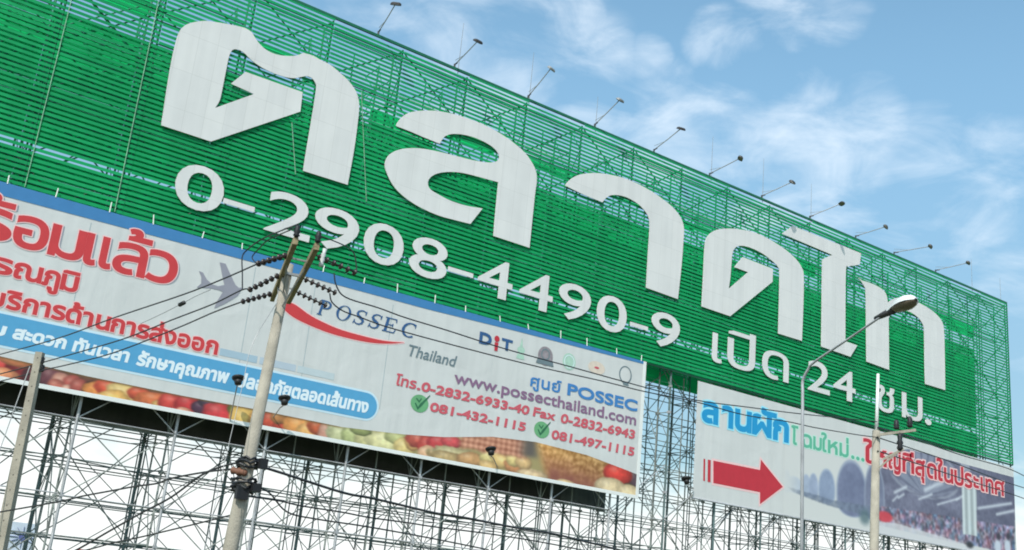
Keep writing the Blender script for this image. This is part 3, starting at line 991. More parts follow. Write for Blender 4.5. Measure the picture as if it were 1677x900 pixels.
# slanted serif capitals, drawn with a broad pen
def serif(ch):
    T, t, s = .19, .07, .05
    def arc(cx, cy, rx, ry, a0, a1, n=14):
        return [(cx + rx * math.cos(math.radians(a0 + (a1 - a0) * i / n)), cy + ry * math.sin(math.radians(a0 + (a1 - a0) * i / n))) for i in range(n + 1)]
    def penw(pts):
        out = []
        for i in range(len(pts)):
            a = pts[max(0, i - 1)]; b = pts[min(len(pts) - 1, i + 1)]
            l = math.hypot(b[0] - a[0], b[1] - a[1]) or 1
            out.append(t + (T - t) * abs(b[1] - a[1]) / l)
        return out
    S_ = []
    if ch == 'P':
        S_.append(stroke([(.25, 0), (.25, 1)], [T, T])); S_.append(stroke([(.05, .02), (.45, .02)], [t, t])); S_.append(stroke([(.05, .98), (.5, .98)], [t, t]))
        a = [(.3, .97)] + arc(.5, .72, .4, .25, 90, -90) + [(.3, .47)]; S_.append(stroke(a, penw(a)))
    if ch == 'O':
        a = arc(.5, .5, .45, .48, 0, 360, 36)
        o = ellipse(.5, .5, .52, .52); i = ellipse(.5, .5, .34, .47)[::-1]
        return [o, i]
    if ch == 'S':
        a = [(.86, .78), (.80, .92), (.62, .98), (.42, .96), (.25, .86), (.22, .72), (.32, .59), (.5, .5), (.68, .41), (.79, .28), (.74, .13), (.58, .03), (.38, .02), (.2, .1), (.12, .24)]
        S_.append(stroke(a, [t, t, .08, .1, .14, T, T, T, T, T, .14, .1, .08, t, t]))
        S_.append(stroke([(.88, .98), (.85, .70)], [t, t])); S_.append(stroke([(.14, .30), (.08, .0)], [t, t]))
    if ch == 'E':
        S_.append(stroke([(.25, 0), (.25, 1)], [T, T])); S_.append(stroke([(.05, .03), (.85, .03)], [t, t])); S_.append(stroke([(.05, .97), (.85, .97)], [t, t])); S_.append(stroke([(.25, .52), (.65, .52)], [t, t]))
        S_.append(stroke([(.82, .99), (.86, .74)], [.08, t])); S_.append(stroke([(.85, .01), (.92, .28)], [.08, t])); S_.append(stroke([(.66, .64), (.66, .40)], [t, t]))
    if ch == 'C':
        a = arc(.58, .5, .48, .48, 52, 308, 26); S_.append(stroke(a, penw(a))); S_.append(stroke([(.9, .98), (.9, .68)], [t, .04]))
    return S_


sets = []
A_, B_ = (521, 513.5), (665, 551.5)
for ch, a, b in (('P', 517, 540), ('O', 547, 573), ('S', 575, 599), ('S', 600, 624), ('E', 623, 650), ('C', 654, 680)):
    m_ = bl((a + b) / 2, A_, B_)
    x0, zb = P(a, m_[1], WB); x1, _ = P(b, m_[1], WB)
    zz = P(517, 513, WB)[1]
    zz = (P(521, 513.5, WB)[1] + P(665, 551.5, WB)[1]) / 2
    h = P(575, 503, WB)[1] - P(575, 527.8, WB)[1]
    sets.append([[(x0 + (x1 - x0) * x * .9 + .20 * h * y, zz + h * y) for x, y in q] for q in serif(ch)])
build(flat(sets, L3), 'logo_lettering', M['navy'], LB)
line([('Thailand', None, 668, 746, (705, 590.5), 18, 'T', .012, .22)], 'logo_sub_lettering', M['grey_text'], parent=LB)
# row of emblems
line([('D', None, 786, 804, (795, 563), 17, 'D', .06, 0), ('T', None, 822, 838, (830, 573), 17, 'D', .05, 0)], 'emblem_lettering', M['navy'], parent=LB)
p = P(813, 561, WB)
build(flat([[ellipse(p[0], p[1] + .28, .22, .22)], [[(p[0] - .13, p[1] - .58), (p[0] + .13, p[1] - .58), (p[0] + .16, p[1] + .02), (p[0] - .16, p[1] + .02)]]], L3), 'emblem_figure', M['red_dark'], LB)
p = P(853, 575, WB)
build(flat([[[(p[0] - .12, p[1] + .35), (p[0] + .12, p[1] + .35), (p[0] + .02, p[1] + .95), (p[0] - .02, p[1] + .95)]], [ellipse(p[0], p[1] + .1, .33, .24)], [[(p[0] - .36, p[1] - .55), (p[0] + .36, p[1] - .55), (p[0] + .28, p[1] - .22), (p[0] - .28, p[1] - .22)]]], L2), 'shrine_emblem', M['emblem_mint'], LB)
p = P(893, 583, WB)
build(flat([[ellipse(p[0], p[1], .68, .70)]], L2), 'round_emblem', M['emblem_grey'], LB)
build(flat([[ellipse(p[0], p[1] + .12, .40, .42), ellipse(p[0], p[1] + .12, .3, .32)[::-1]]], L3), 'emblem_ring', M['grey_text'], LB)
build(flat([[[(p[0] - .8, p[1] - .62), (p[0] + .8, p[1] - .62), (p[0] + .7, p[1] - .28), (p[0] - .7, p[1] - .28)]]], L4), 'emblem_ribbon', M['grey_text'], LB)
p = P(932, 592, WB)
build(flat([[ellipse(p[0], p[1], .60, .62)]], L2), 'round_emblem', M['emblem_mint'], LB)
build(flat([[ellipse(p[0], p[1], .48, .5), ellipse(p[0], p[1], .42, .44)[::-1]]], L3), 'emblem_ring', M['white_print'], LB)
p = P(977, 602, WB)
build(flat([[ellipse(p[0], p[1], .82, .48)]], L2), 'oval_emblem', M['emblem_peach'], LB)
build(flat([[ellipse(p[0], p[1], .24, .09)]], L3), 'emblem_core', M['red_phone'], LB)
p = P(1024, 614, WB)
build(flat([[ellipse(p[0], p[1] + .02, .64, .68), ellipse(p[0], p[1] + .04, .53, .58)[::-1]]], L2), 'ring_emblem', M['grey_text'], LB)
build(flat([[[(p[0] - .2, p[1] - .76), (p[0] + .4, p[1] - .76), (p[0] + .34, p[1] - .58), (p[0] - .14, p[1] - .58)]]], L3), 'emblem_foot', M['grey_text'], LB)
# contact lines
A_, B_ = (875, 640), (1040, 671)
line([('ศูนย์', None, 869, 918, (893, 637), 14, 'ม', .03, 0)], 'centre_lettering', M['blue_text'], parent=LB)
line([('POSSEC', None, 930, 1043, (987, 659.5), 17, 'P', .05, 0)], 'centre_lettering', M['blue_text'], parent=LB)
line([('www.possecthailand.com', None, 744, 1041, (890, 660.5), 11.8, 'x', .03, 0)], 'website_lettering', M['purple_text'], parent=LB)
line([('โทร', None, 648, 681, (664.5, 633), 12.5, 'ม', .03, .12), ('.', None, 684, 688.5, (668, 634), 12.5, 'ม', .03, .12), ('0-2832-6933-40', None, 691, 866, (780, 659.5), 14, '0', .04, .12), ('Fax', None, 874, 909, (892, 684.5), 14, 'F', .035, .12), ('0-2832-6943', None, 919, 1039, (980, 705), 14, '0', .04, .12)],
     'telephone_lettering', M['red_phone'], parent=LB)
line([('081-432-1115', None, 705, 860, (783, 689), 13.5, '0', .04, .1)], 'mobile_lettering', M['red_phone'], parent=LB)
line([('081-497-1115', None, 904, 1038, (972, 732), 13.5, '0', .04, .1)], 'mobile_lettering', M['red_phone'], parent=LB)
for (cx, cy) in ((687, 660.5), (887, 703.5)):
    p = P(cx, cy, WB)
    build(flat([[ellipse(p[0], p[1], .68, .58)]], L2), 'phone_badge', M['check_green'], LB)
    build(flat([[stroke([(p[0] - .34, p[1] - .02), (p[0] - .1, p[1] - .34), (p[0] + .12, p[1] - .05), (p[0] + .72, p[1] + .68)], [.1, .2, .2, .05])], [stroke([(p[0] - .3, p[1] + .3), (p[0] - .05, p[1] + .1), (p[0] + .1, p[1] + .35)], [.08, .14, .08])]], L3), 'tick_mark', M['check_dark'], LB)
# short pale stays that tie the banner's top to the sign above
for k in range(len(U) - 1):
    for t_ in (.32, .86):
        x = U[k] + (U[k + 1] - U[k]) * t_
        if x > BX1 - .4: continue
        l_ = random.uniform(.35, .6)
        build(MB().tube([(x, YB - .02, BZ1 - .05), (x + random.uniform(-.08, .08), YB + .05, BZ1 + l_)], .032, 5), 'tie_post', M['banner_edge'], LB)
# vertical seams
for px in (124, 402, 503, 633, 830):
    q = P(px, 480 + .2 * (px - 124), WB)
    if px in (830,): continue
    build(MB().box(q[0] - .02, q[0] + .02, YB - .006, YB - .003, BZ0 + 2.6, BZ1 - .9), 'seam', M['seam'], LB)


# ---- printed pictures: colour worked out point by point over the sheet
def vnoise(x, y, seed):
    r = np.random.default_rng(seed); g_ = r.random((64, 64))
    xi, yi = np.floor(x).astype(int), np.floor(y).astype(int); fx, fy = x - xi, y - yi
    fx = fx * fx * (3 - 2 * fx); fy = fy * fy * (3 - 2 * fy)
    a = g_[xi % 64, yi % 64]; b = g_[(xi + 1) % 64, yi % 64]; c_ = g_[xi % 64, (yi + 1) % 64]; d = g_[(xi + 1) % 64, (yi + 1) % 64]
    return (a * (1 - fx) + b * fx) * (1 - fy) + (c_ * (1 - fx) + d * fx) * fy


def fbm(x, y, seed, o=4):
    s = 0; a = .5
    for k in range(o):
        s = s + a * vnoise(x * 2 ** k, y * 2 ** k, seed + k); a *= .5
    return s / (1 - .5 ** o)


def blur(a, sg):
    """the softness of a coarse banner print"""
    r = int(3 * sg) + 1
    k = np.exp(-np.arange(-r, r + 1) ** 2 / (2 * sg * sg)); k /= k.sum()
    for ax in (0, 1):
        p = np.pad(a, [(r, r) if i == ax else (0, 0) for i in range(3)], mode='edge')
        a = sum(k[i] * np.take(p, range(i, i + a.shape[ax]), axis=ax) for i in range(2 * r + 1))
    return a


def picture(name, xs, zlo, zhi, nz, paint, y, parent, soft=1.25):
    nx = len(xs)
    T = np.linspace(0, 1, nz)
    X_ = np.repeat(xs[None, :], nz, 0); Zg = zlo(xs)[None, :] * (1 - T[:, None]) + zhi(xs)[None, :] * T[:, None]
    colr = paint(X_, Zg)
    colr = blur(np.clip(colr, 0, 255), soft)
    cc = colr / 255.0
    linr = np.where(cc <= .04045, cc / 12.92, ((cc + .055) / 1.055) ** 2.4) * 0.95
    linr = np.clip(linr, 0, .86)
    v = [(float(X_[j, i]), y, float(Zg[j, i])) for j in range(nz) for i in range(nx)]
    f = [(j * nx + i, j * nx + i + 1, (j + 1) * nx + i + 1, (j + 1) * nx + i) for j in range(nz - 1) for i in range(nx - 1)]
    o = build(MB().add(v, f), name, PRINT, parent)
    at = o.data.color_attributes.new('ink', 'FLOAT_COLOR', 'POINT')
    arr = np.ones((nz * nx, 4), np.float32); arr[:, :3] = linr.reshape(-1, 3)
    at.data.foreach_set('color', arr.ravel())
    return o


def mixc(c_, col, m):
    return c_ * (1 - m[..., None]) + np.array(col, float) * m[..., None]


def sm(a, b, v):
    t = np.clip((v - a) / (b - a), 0, 1)
    return t * t * (3 - 2 * t)


TOPC = [(-140, 552), (0, 583), (144, 616), (300, 648), (413, 669), (560, 699), (660, 711), (727, 715.5), (807, 715), (877, 723.5), (961, 745), (1027, 770), (1044, 777)]
tcx, tcz = zip(*[P(a, b, WB) for a, b in TOPC])


def ftop(x): return np.interp(x, tcx, tcz)
def fbot(x): return np.full_like(x, BZ0 + .24)


# fruit: (px, py, radius x m, radius z m, colour)
FR = [(-60, 585, 1.6, .9, (170, 50, 50)), (-20, 600, 1.3, .8, (150, 40, 45)), (15, 598, 1.5, .75, (208, 66, 66)), (40, 606, 1.0, .6, (130, 35, 40)), (5, 612, .8, .35, (235, 150, 110)), (30, 592, 1.0, .3, (200, 120, 80)), (60, 616, .7, .5, (90, 40, 50)), (85, 618, .8, .7, (110, 60, 75)),
      (100, 625, .55, .5, (215, 150, 140)), (118, 628, .55, .5, (190, 90, 85)), (92, 632, .5, .4, (200, 110, 100)), (112, 640, .5, .4, (225, 170, 160)), (130, 634, .6, .5, (175, 85, 80)), (148, 640, .5, .6, (60, 40, 40)), (165, 640, 1.0, .55, (235, 150, 80)), (180, 636, 1.0, .5, (225, 85, 60)),
      (205, 648, 1.3, .75, (238, 208, 140)), (185, 652, .9, .5, (240, 190, 110)), (228, 644, .7, .4, (215, 90, 65)), (238, 660, .7, .6, (200, 110, 60)), (255, 655, 1.0, .5, (228, 120, 75)), (270, 664, .8, .35, (230, 190, 120)), (285, 660, 1.0, .6, (215, 70, 65)), (310, 664, 1.0, .8, (200, 52, 58)),
      (300, 676, .6, .4, (240, 170, 150)), (330, 668, .7, .5, (80, 50, 80)), (345, 660, .9, .4, (75, 60, 85)), (362, 678, 1.4, .75, (216, 60, 70)), (388, 672, .6, .5, (110, 120, 60)), (400, 686, 1.0, .75, (235, 195, 110)), (425, 690, .9, .7, (225, 165, 90)), (445, 690, .9, .75, (205, 80, 60)), (466, 692, .9, .7, (214, 78, 62)),
      (455, 684, .6, .4, (190, 130, 80)), (492, 698, 1.2, .7, (235, 160, 90)), (510, 706, 1.0, .5, (240, 185, 115)), (520, 700, .7, .5, (200, 95, 60)), (535, 708, .7, .7, (205, 150, 140)), (550, 706, .7, .8, (200, 205, 175))]
GREENS = [(560, 712, 1.0, .9, (206, 214, 176)), (580, 712, 1.1, .8, (190, 205, 150)), (605, 720, 1.1, .7, (215, 216, 165)), (632, 724, 1.6, .85, (226, 226, 180)), (590, 704, .8, .35, (150, 165, 110)), (650, 716, 1.0, .5, (196, 205, 150)), (662, 732, .9, .6, (235, 215, 150)),
          (678, 726, .8, .5, (225, 180, 120)), (690, 722, 1.2, .55, (205, 92, 82)), (705, 732, 1.2, .9, (208, 75, 72)), (722, 726, 1.2, .6, (214, 70, 80)), (740, 724, .9, .5, (216, 80, 92)), (700, 742, .9, .5, (235, 190, 160)), (745, 748, 2.0, .75, (208, 200, 160)), (735, 750, 1.6, .5, (190, 165, 120)),
          (772, 752, 1.3, .5, (205, 160, 115)), (800, 748, .8, .5, (236, 222, 160)), (815, 744, .8, .5, (240, 230, 180)), (825, 756, 1.1, .5, (236, 205, 140)), (845, 764, 1.2, .5, (214, 150, 105)), (872, 776, 1.2, .35, (236, 214, 180)), (800, 763, .8, .4, (230, 196, 140)), (842, 752, .7, .5, (232, 214, 150)), (858, 758, .7, .5, (224, 190, 140))]


def paint_fruit(X_, Zg):
    sh = X_.shape
    n1 = fbm(X_ * 1.6, Zg * 1.6, 3); n2 = fbm(X_ * 5, Zg * 5, 9)
    c_ = np.zeros(sh + (3,)) + np.array((110, 70, 58.0)); c_ = c_ * (.7 + .6 * n1[..., None])
    right_ = sm(P(545, 705, WB)[0], P(570, 705, WB)[0], X_)
    c_ = mixc(c_, (170, 160, 115), right_)

    def blob(c_, px, py, rx, rz, col, wob=.55):
        x, z = P(px, py, WB)
        dx = (X_ - x) / rx; dz = (Zg - z) / rz
        r = np.sqrt(dx * dx + dz * dz) * (1 + wob * (n1 - .5))
        m = 1 - sm(.86, 1.02, r)
        shade = 1.08 - .42 * np.clip(r, 0, 1) ** 2 - .08 * dx + .12 * dz
        hi = np.exp(-((dx + .3) ** 2 + (dz - .35) ** 2) / .07) * .24
        cc = np.array(col, float) * (shade * (.84 + .32 * n2))[..., None]
        cc = cc * (1 - hi[..., None]) + 250 * hi[..., None]
        return c_ * (1 - m[..., None]) + cc * m[..., None]
    for f in FR + GREENS: c_ = blob(c_, *f)
    # net of pink fruit
    x0, x1 = P(748, 725, WB)[0], P(872, 735, WB)[0]
    zc = P(810, 728, WB)[1]
    m = sm(x0, x0 + .5, X_) * (1 - sm(x1 - 1.2, x1, X_)) * sm(zc - .65, zc - .3, Zg + .25 * n1)
    a = np.cos((X_ * 1.0 + Zg * 1.2) * 7) * np.cos((X_ * 1.0 - Zg * 1.2) * 7)
    net = np.array((200, 138, 118.0)) + (a * 38)[..., None] + (n2 - .5)[..., None] * 60
    c_ = c_ * (1 - m[..., None]) + net * m[..., None]
    x0 = P(868, 733, WB)[0]
    c_ = mixc(c_, (92, 88, 96), np.exp(-((X_ - x0) / .8) ** 2) * sm(zc - .6, zc - .1, Zg) * .9)
    # pineapple skin
    xa, xb = P(873, 755, WB)[0], P(1010, 790, WB)[0]
    m = sm(xa, xa + 1.1, X_ + .5 * (Zg - zc)) * (1 - sm(xb - .7, xb + .3, X_))
    wx = X_ + 1.0 * n1; wz = Zg + .8 * n1; a = np.cos((wx + wz * .8) * 7) * np.cos((wx - wz * .9) * 7)
    tt = np.clip((X_ - xa) / (xb - xa), 0, 1)
    low_ = sm(.0, 1.0, (ftop(X_) - Zg) / 2.6)
    pin = np.array((226, 172, 104.0)) * (1 - tt[..., None] * .25) + (np.sign(a) * np.abs(a) ** .6 * 30)[..., None] + (n2 - .5)[..., None] * 90
    pin = mixc(pin, (150, 88, 78), low_ * .95 * (.55 + .9 * (n1)))
    leaf = (np.sin((X_ - xa) * 5 + (Zg - zc) * 4) > .3) * (1 - sm(.0, .22, tt))
    pin = mixc(pin, (240, 168, 88), leaf * .7)
    c_ = c_ * (1 - m[..., None]) + pin * m[..., None]
    c_ = blob(c_, 872, 777, 1.4, .3, (232, 205, 172)); c_ = blob(c_, 925, 792, 1.0, .35, (228, 200, 160))
    c_ = blob(c_, 1040, 787, 1.2, 1.1, (82, 62, 78)); c_ = blob(c_, 1012, 776, 1.5, .85, (222, 62, 54), .1); c_ = blob(c_, 1030, 800, .9, .4, (90, 80, 60))
    c_ = blob(c_, 1000, 799, 1.7, .8, (220, 202, 172), .1); c_ = blob(c_, 1030, 808, 1.3, .7, (226, 208, 176), .1); c_ = blob(c_, 975, 806, 1.0, .4, (215, 190, 170))
    c_ = c_ * np.array((1.0, .95, .86))
    g_ = c_.mean(-1, keepdims=True); c_ = g_ + (c_ - g_) * .9
    # dark leaf edge along the strip's top at the left
    e = (1 - sm(.0, .16, ftop(X_) - Zg)) * (1 - right_ * .8)
    c_ = mixc(c_, (112, 88, 50), e * .8)
    return c_


picture('fruit_print', np.linspace(BX0, BX1 - .3, 1300), fbot, ftop, 72, paint_fruit, L2, LB, 1.2)

# ================================================================== rear banner (its dark back faces us)
RBX = P(990, 820, 3.4)[0]
rz0 = (P(0, 664, 3.4)[1] + P(985, 836, 3.4)[1]) / 2 - .05
RB = thing('rear_banner', (30, D + 3.4, rz0), 'dark unlit back of a long banner hung on the far side of the scaffold', 'banner')
RBM = P(918, 810, 3.4)[0]
build(sheet(RBM + .01, RBX, lambda x: rz0, lambda x: rz0 + 9.5, D + 3.38, 10, 4), 'mesh_sheet', M['banner_net'], RB)
build(sheet(-6, RBM, lambda x: rz0, lambda x: rz0 + 9.5, D + 3.38, 60, 4), 'banner_sheet', M['banner_back'], RB)
mb = MB().beam((-6, D + 3.30, rz0 + .05), (RBX, D + 3.30, rz0 + .05), .08, .1)
build(mb, 'bottom_rail', M['steel_dark'], RB)

# ================================================================== right banner
RW = -0.12
YR = D + RW
RB_ = thing('market_banner', (85, YR, 14.7), 'white banner with a red arrow and a printed photo of market halls', 'banner')
RX0, RX1 = P(1140, 700, RW)[0], 107.85
RZ1 = (P(1143, 622, RW)[1] + P(1500, 723, RW)[1]) / 2
RZ0 = (P(1137, 814.7, RW)[1] + P(1428, 870.5, RW)[1]) / 2
build(sheet(RX0, RX1, lambda x: RZ0, lambda x: RZ1, YR, 60, 8), 'banner_sheet', M['banner'], RB_)
R1, R2, R3, R4 = YR - .010, YR - .018, YR - .026, YR - .034
build(MB().tube([(RX0 - .1, YR - .03, RZ0 - .06), (RX1, YR - .03, RZ0 - .06)], .07, 6), 'bottom_rail', M['steel'], RB_)

A_, B_ = (1174, 693.5), (1289, 722.5)
line([('ล', None, 1151, 1174.5, bl(1163, A_, B_), 31, 'ม', .13, 0), ('า', None, 1184, 1199, bl(1192, A_, B_), 31, 'ม', .14, 0), ('น', None, 1205, 1229, bl(1217, A_, B_), 31, 'ม', .13, 0), ('ผั', 'ผ', 1233, 1262, bl(1247, A_, B_), 31, 'ม', .12, 0), ('ก', None, 1267, 1290, bl(1278, A_, B_), 31, 'ม', .14, 0)],
     'blue_headline_lettering', M['cyan'], y=R3, w=RW, halo=M['cyan_halo'], halod=.13, parent=RB_)
A_, B_ = (1303.6, 727.5), (1387, 748)
line([('โ', None, 1296, 1306, bl(1302, A_, B_), 20, 'ม', .05, 0), ('ฉ', None, 1314, 1329, bl(1322, A_, B_), 20, 'ม', .055, 0), ('ม', None, 1332, 1345, bl(1339, A_, B_), 20, 'ม', .055, 0), ('ใ', None, 1345, 1353, bl(1350, A_, B_), 20, 'ม', .05, 0), ('ห', None, 1356, 1371, bl(1364, A_, B_), 20, 'ม', .055, 0), ('ม่', 'ม', 1375, 1389, bl(1382, A_, B_), 20, 'ม', .055, 0),
      ('...', None, 1394, 1415, bl(1405, A_, B_), 20, 'ม', .05, 0)], 'green_lettering', M['mint'], y=R3, w=RW, halo=M['mint_halo'], halod=.09, parent=RB_)
A_, B_ = (1422.5, 757), (1643, 811.5)
line([('ใ', None, 1414, 1428, bl(1421, A_, B_), 25, 'ม', .07, 0), ('ห', None, 1432, 1451, bl(1442, A_, B_), 25, 'ม', .07, 0), ('ญ่', 'ญ', 1455, 1474, bl(1465, A_, B_), 24, 'ม', .07, 0), ('ที', 'ท', 1478, 1496, bl(1487, A_, B_), 23.5, 'ม', .07, 0), ('สุ', 'ส', 1499, 1514, bl(1507, A_, B_), 23, 'ม', .07, 0),
      ('ด', None, 1518, 1533, bl(1526, A_, B_), 23, 'ม', .07, 0), ('ใ', None, 1534, 1543, bl(1540, A_, B_), 23, 'ม', .07, 0), ('น', None, 1546, 1560, bl(1553, A_, B_), 22, 'ม', .07, 0), ('ป', None, 1563, 1577, bl(1570, A_, B_), 22, 'ม', .07, 0), ('ร', None, 1580, 1591, bl(1586, A_, B_), 22, 'ม', .07, 0),
      ('ะ', None, 1594, 1602, bl(1598, A_, B_), 22, 'ม', .06, 0), ('เ', None, 1606, 1611, bl(1609, A_, B_), 21, 'ม', .06, 0), ('ท', None, 1614, 1626, bl(1620, A_, B_), 21, 'ม', .06, 0), ('ศ', None, 1629, 1644, bl(1637, A_, B_), 21, 'ม', .06, 0)],
     'red_headline_lettering', M['red_dark'], y=R4, w=RW, halo=M['red_halo'], halod=.13, parent=RB_)
# second accent over the stacked vowel of the red line
q = P(1491, 747, RW)
build(flat([[[(q[0] - .09, q[1] - .25), (q[0] + .09, q[1] - .25), (q[0] + .11, q[1] + .3), (q[0] - .11, q[1] + .3)]]], R4), 'tone_mark', M['red_dark'], RB_)
# arrow
ar = [(1168, 754), (1244.4, 769.3), (1246, 752.4), (1281.8, 797), (1244.4, 825.3), (1244.4, 805.8), (1168, 790.7)]
arw = ccw(on_sheet(ar, RW))
b1 = ccw(on_sheet([(1159, 752.2), (1163.8, 753.2), (1163.4, 789.7), (1158.6, 788.6)], RW))
b2 = ccw(on_sheet([(1152, 750.8), (1154.8, 751.4), (1154.2, 787.5), (1151.5, 787)], RW))
build(flat([[outset(arw, .17)]], R1), 'arrow_outline', M['red_halo'], RB_)
build(flat([[arw], [b1], [b2]], R2), 'red_arrow', M['red_dark'], RB_)


def paint_market(X_, Zg):
    n1 = fbm(X_ * .9, Zg * .9, 21); n2 = fbm(X_ * 4, Zg * 4, 31); n3 = fbm(X_ * 2.2, Zg * 2.2, 41)
    c_ = np.zeros(X_.shape + (3,)) + np.array((213, 212, 210.0))

    def poly(pts):
        q = [P(a, b, RW) for a, b in pts]
        m = np.zeros(X_.shape, bool)
        for i in range(len(q)):
            xa, za = q[i]; xb, zb = q[(i + 1) % len(q)]
            cond = ((za > Zg) != (zb > Zg))
            with np.errstate(divide='ignore', invalid='ignore'):
                xi = (xb - xa) * (Zg - za) / (zb - za + 1e-12) + xa
            m ^= cond & (X_ < xi)
        return m.astype(float)

    def ell(px, py, rx, rz):
        x, z = P(px, py, RW)
        return np.sqrt(((X_ - x) / rx) ** 2 + ((Zg - z) / rz) ** 2)
    haze = np.array((176, 186, 202.0))
    # dark hall on the right: everything under the big roof
    hall = poly([(1455, 752), (1470, 740), (1490, 733), (1520, 736), (1552, 748), (1662, 778), (1662, 912), (1600, 893), (1560, 880), (1470, 853), (1424, 840), (1424, 800), (1440, 770)])
    c_ = c_ * (1 - hall[..., None]) + (np.array((112, 112, 134.0)) + (n1 - .5)[..., None] * 50 + (n2 - .5)[..., None] * 36) * hall[..., None]
    arch = ell(1515, 775, 5.5, 2.2)
    c_ = mixc(c_, (156, 162, 180), hall * (1 - sm(.75, 1.0, arch)) * .6)
    c_ = mixc(c_, (170, 174, 186), hall * np.exp(-((arch - 1.0) / .05) ** 2) * .6)
    # steel roof trusses, fanning away under the big roof
    for k in range(1, 6):
        ak = np.exp(-((arch - (.28 + .15 * k)) / .022) ** 2)
        c_ = mixc(c_, (150, 154, 172), hall * ak * .35)
    ang = np.arctan2(Zg - P(1515, 812, RW)[1], X_ - P(1515, 812, RW)[0])
    c_ = mixc(c_, (70, 70, 94), hall * (np.cos(ang * 22) > .6) * sm(.2, .5, arch) * (1 - sm(.9, 1.3, arch)) * .4)
    c_ = mixc(c_, (66, 66, 90), hall * sm(P(1600, 800, RW)[0], P(1650, 800, RW)[0], X_) * .4)
    # row of arched hall fronts, paler towards the left
    for (px, py, rx, rz, col) in ((1288, 790, .45, 1.15, (178, 188, 206)), (1300, 795, 1.2, .8, (186, 194, 208)), (1320, 797, .6, 1.1, (168, 178, 198)), (1332, 798, .65, 1.25, (158, 168, 192)), (1354, 800, 1.15, 1.75, (142, 154, 180)), (1395, 806, 2.2, 2.9, (116, 122, 150)), (1432, 812, 1.5, 3.1, (122, 126, 150))):
        x, z = P(px, py, RW)
        e = np.sqrt(((X_ - x) / rx) ** 2 + (np.maximum(Zg - z, 0) / rz) ** 2 + (np.minimum(Zg - z, 0) / (rz * .75)) ** 4)
        m = 1 - sm(.92, 1.02, e)
        cc = np.array(col, float) + (n2 - .5)[..., None] * 18 + (n1 - .5)[..., None] * 26
        c_ = c_ * (1 - m[..., None]) + cc * m[..., None]
        c_ = mixc(c_, (188, 198, 214), np.exp(-((e - .93) / .05) ** 2) * .55)
    # ground haze and people at the foot of the halls
    foot = poly([(1288, 796), (1310, 803), (1340, 811), (1360, 818), (1424, 828), (1424, 845), (1372, 832), (1352, 826), (1330, 818), (1300, 806)])
    c_ = c_ * (1 - (foot * .75)[..., None]) + (np.array((112, 122, 142.0)) + (n2 - .5)[..., None] * 70) * (foot * .75)[..., None]
    # lamps in strips under the roof
    for (a, b, a2, b2, w_) in ((1465, 806, 1484, 797, .16), (1515, 802, 1542, 790, .22), (1505, 817, 1526, 809, .12), (1602, 832, 1656, 824, .16), (1632, 842, 1660, 836, .16), (1535, 826, 1570, 816, .10), (1471, 815, 1480, 809, .12), (1462, 820, 1470, 812, .10), (1566, 818, 1576, 812, .14)):
        xa, za = P(a, b, RW); xb, zb = P(a2, b2, RW)
        t = np.clip(((X_ - xa) * (xb - xa) + (Zg - za) * (zb - za)) / ((xb - xa) ** 2 + (zb - za) ** 2), 0, 1)
        d = np.hypot(X_ - xa - t * (xb - xa), Zg - za - t * (zb - za))
        c_ = mixc(c_, (212, 216, 226), np.exp(-(d / w_) ** 2) * .85)
    # crowd
    crowd = poly([(1440, 828), (1662, 862), (1662, 905), (1570, 890), (1440, 860)])
    r1 = vnoise(X_ * 3.6, Zg * 3.6, 51); r2 = vnoise(X_ * 2.2 + 9, Zg * 2.4, 52); r3 = vnoise(X_ * 2.7, Zg * 2.2 + 5, 53)
    g0 = 62 + 120 * r1; cr = np.stack([g0 + 8 + 74 * (r2 - .45), g0 + 30 * (r3 - .5), g0 + 22 + 60 * (r3 - .5)], -1) * (.7 + .6 * n2[..., None])
    c_ = c_ * (1 - (crowd * .8)[..., None]) + cr * (crowd * .8)[..., None]
    # pale pillar, red canopy, truck, white shirts
    pil = poly([(1575, 790), (1599, 796), (1600, 878), (1577, 874)])
    x = P(1587, 830, RW)[0]
    pc = np.array((196, 204, 204.0)) + (np.cos((X_ - x) * 6.5) * 30)[..., None]
    c_ = c_ * (1 - (pil * .88)[..., None]) + pc * (pil * .88)[..., None]
    c_ = mixc(c_, (200, 204, 208), poly([(1571, 748), (1584, 752), (1590, 772), (1575, 770)]) * .5)
    c_ = mixc(c_, (214, 66, 78), (1 - sm(.7, 1.1, ell(1449, 846, 1.25, .55))) * .9)
    c_ = mixc(c_, (84, 108, 116), (1 - sm(.3, 1.15, ell(1416, 846, 1.0, .9))) * .8)
    c_ = mixc(c_, (214, 212, 216), poly([(1426, 852), (1470, 857), (1560, 884), (1600, 897), (1600, 915), (1426, 890)]) * .8)
    for px in (1634, 1650):
        c_ = mixc(c_, (200, 206, 220), 1 - sm(.5, 1.15, ell(px, 895, .7, .9)))
        c_ = mixc(c_, (62, 58, 72), 1 - sm(.4, 1.2, ell(px + 1, 878, .45, .45)))
    c_ = mixc(c_, (50, 50, 56), (1 - sm(.3, 1.15, ell(1588, 892, .8, .4))))
    # fade into the white of the sheet at the left and below
    fade = 1 - sm(P(1284, 800, RW)[0], P(1318, 800, RW)[0], X_)
    c_ = mixc(c_, (213, 212, 210), np.maximum(fade * .9, 1 - sm(P(1284, 800, RW)[0], P(1290, 800, RW)[0], X_)))
    return c_


picture('market_print', np.linspace(P(1284, 800, RW)[0], RX1 - .03, 420), lambda x: np.full_like(x, RZ0 + .03), lambda x: np.full_like(x, RZ1 - .95), 170, paint_market, R1 - .002, RB_, 1.0)

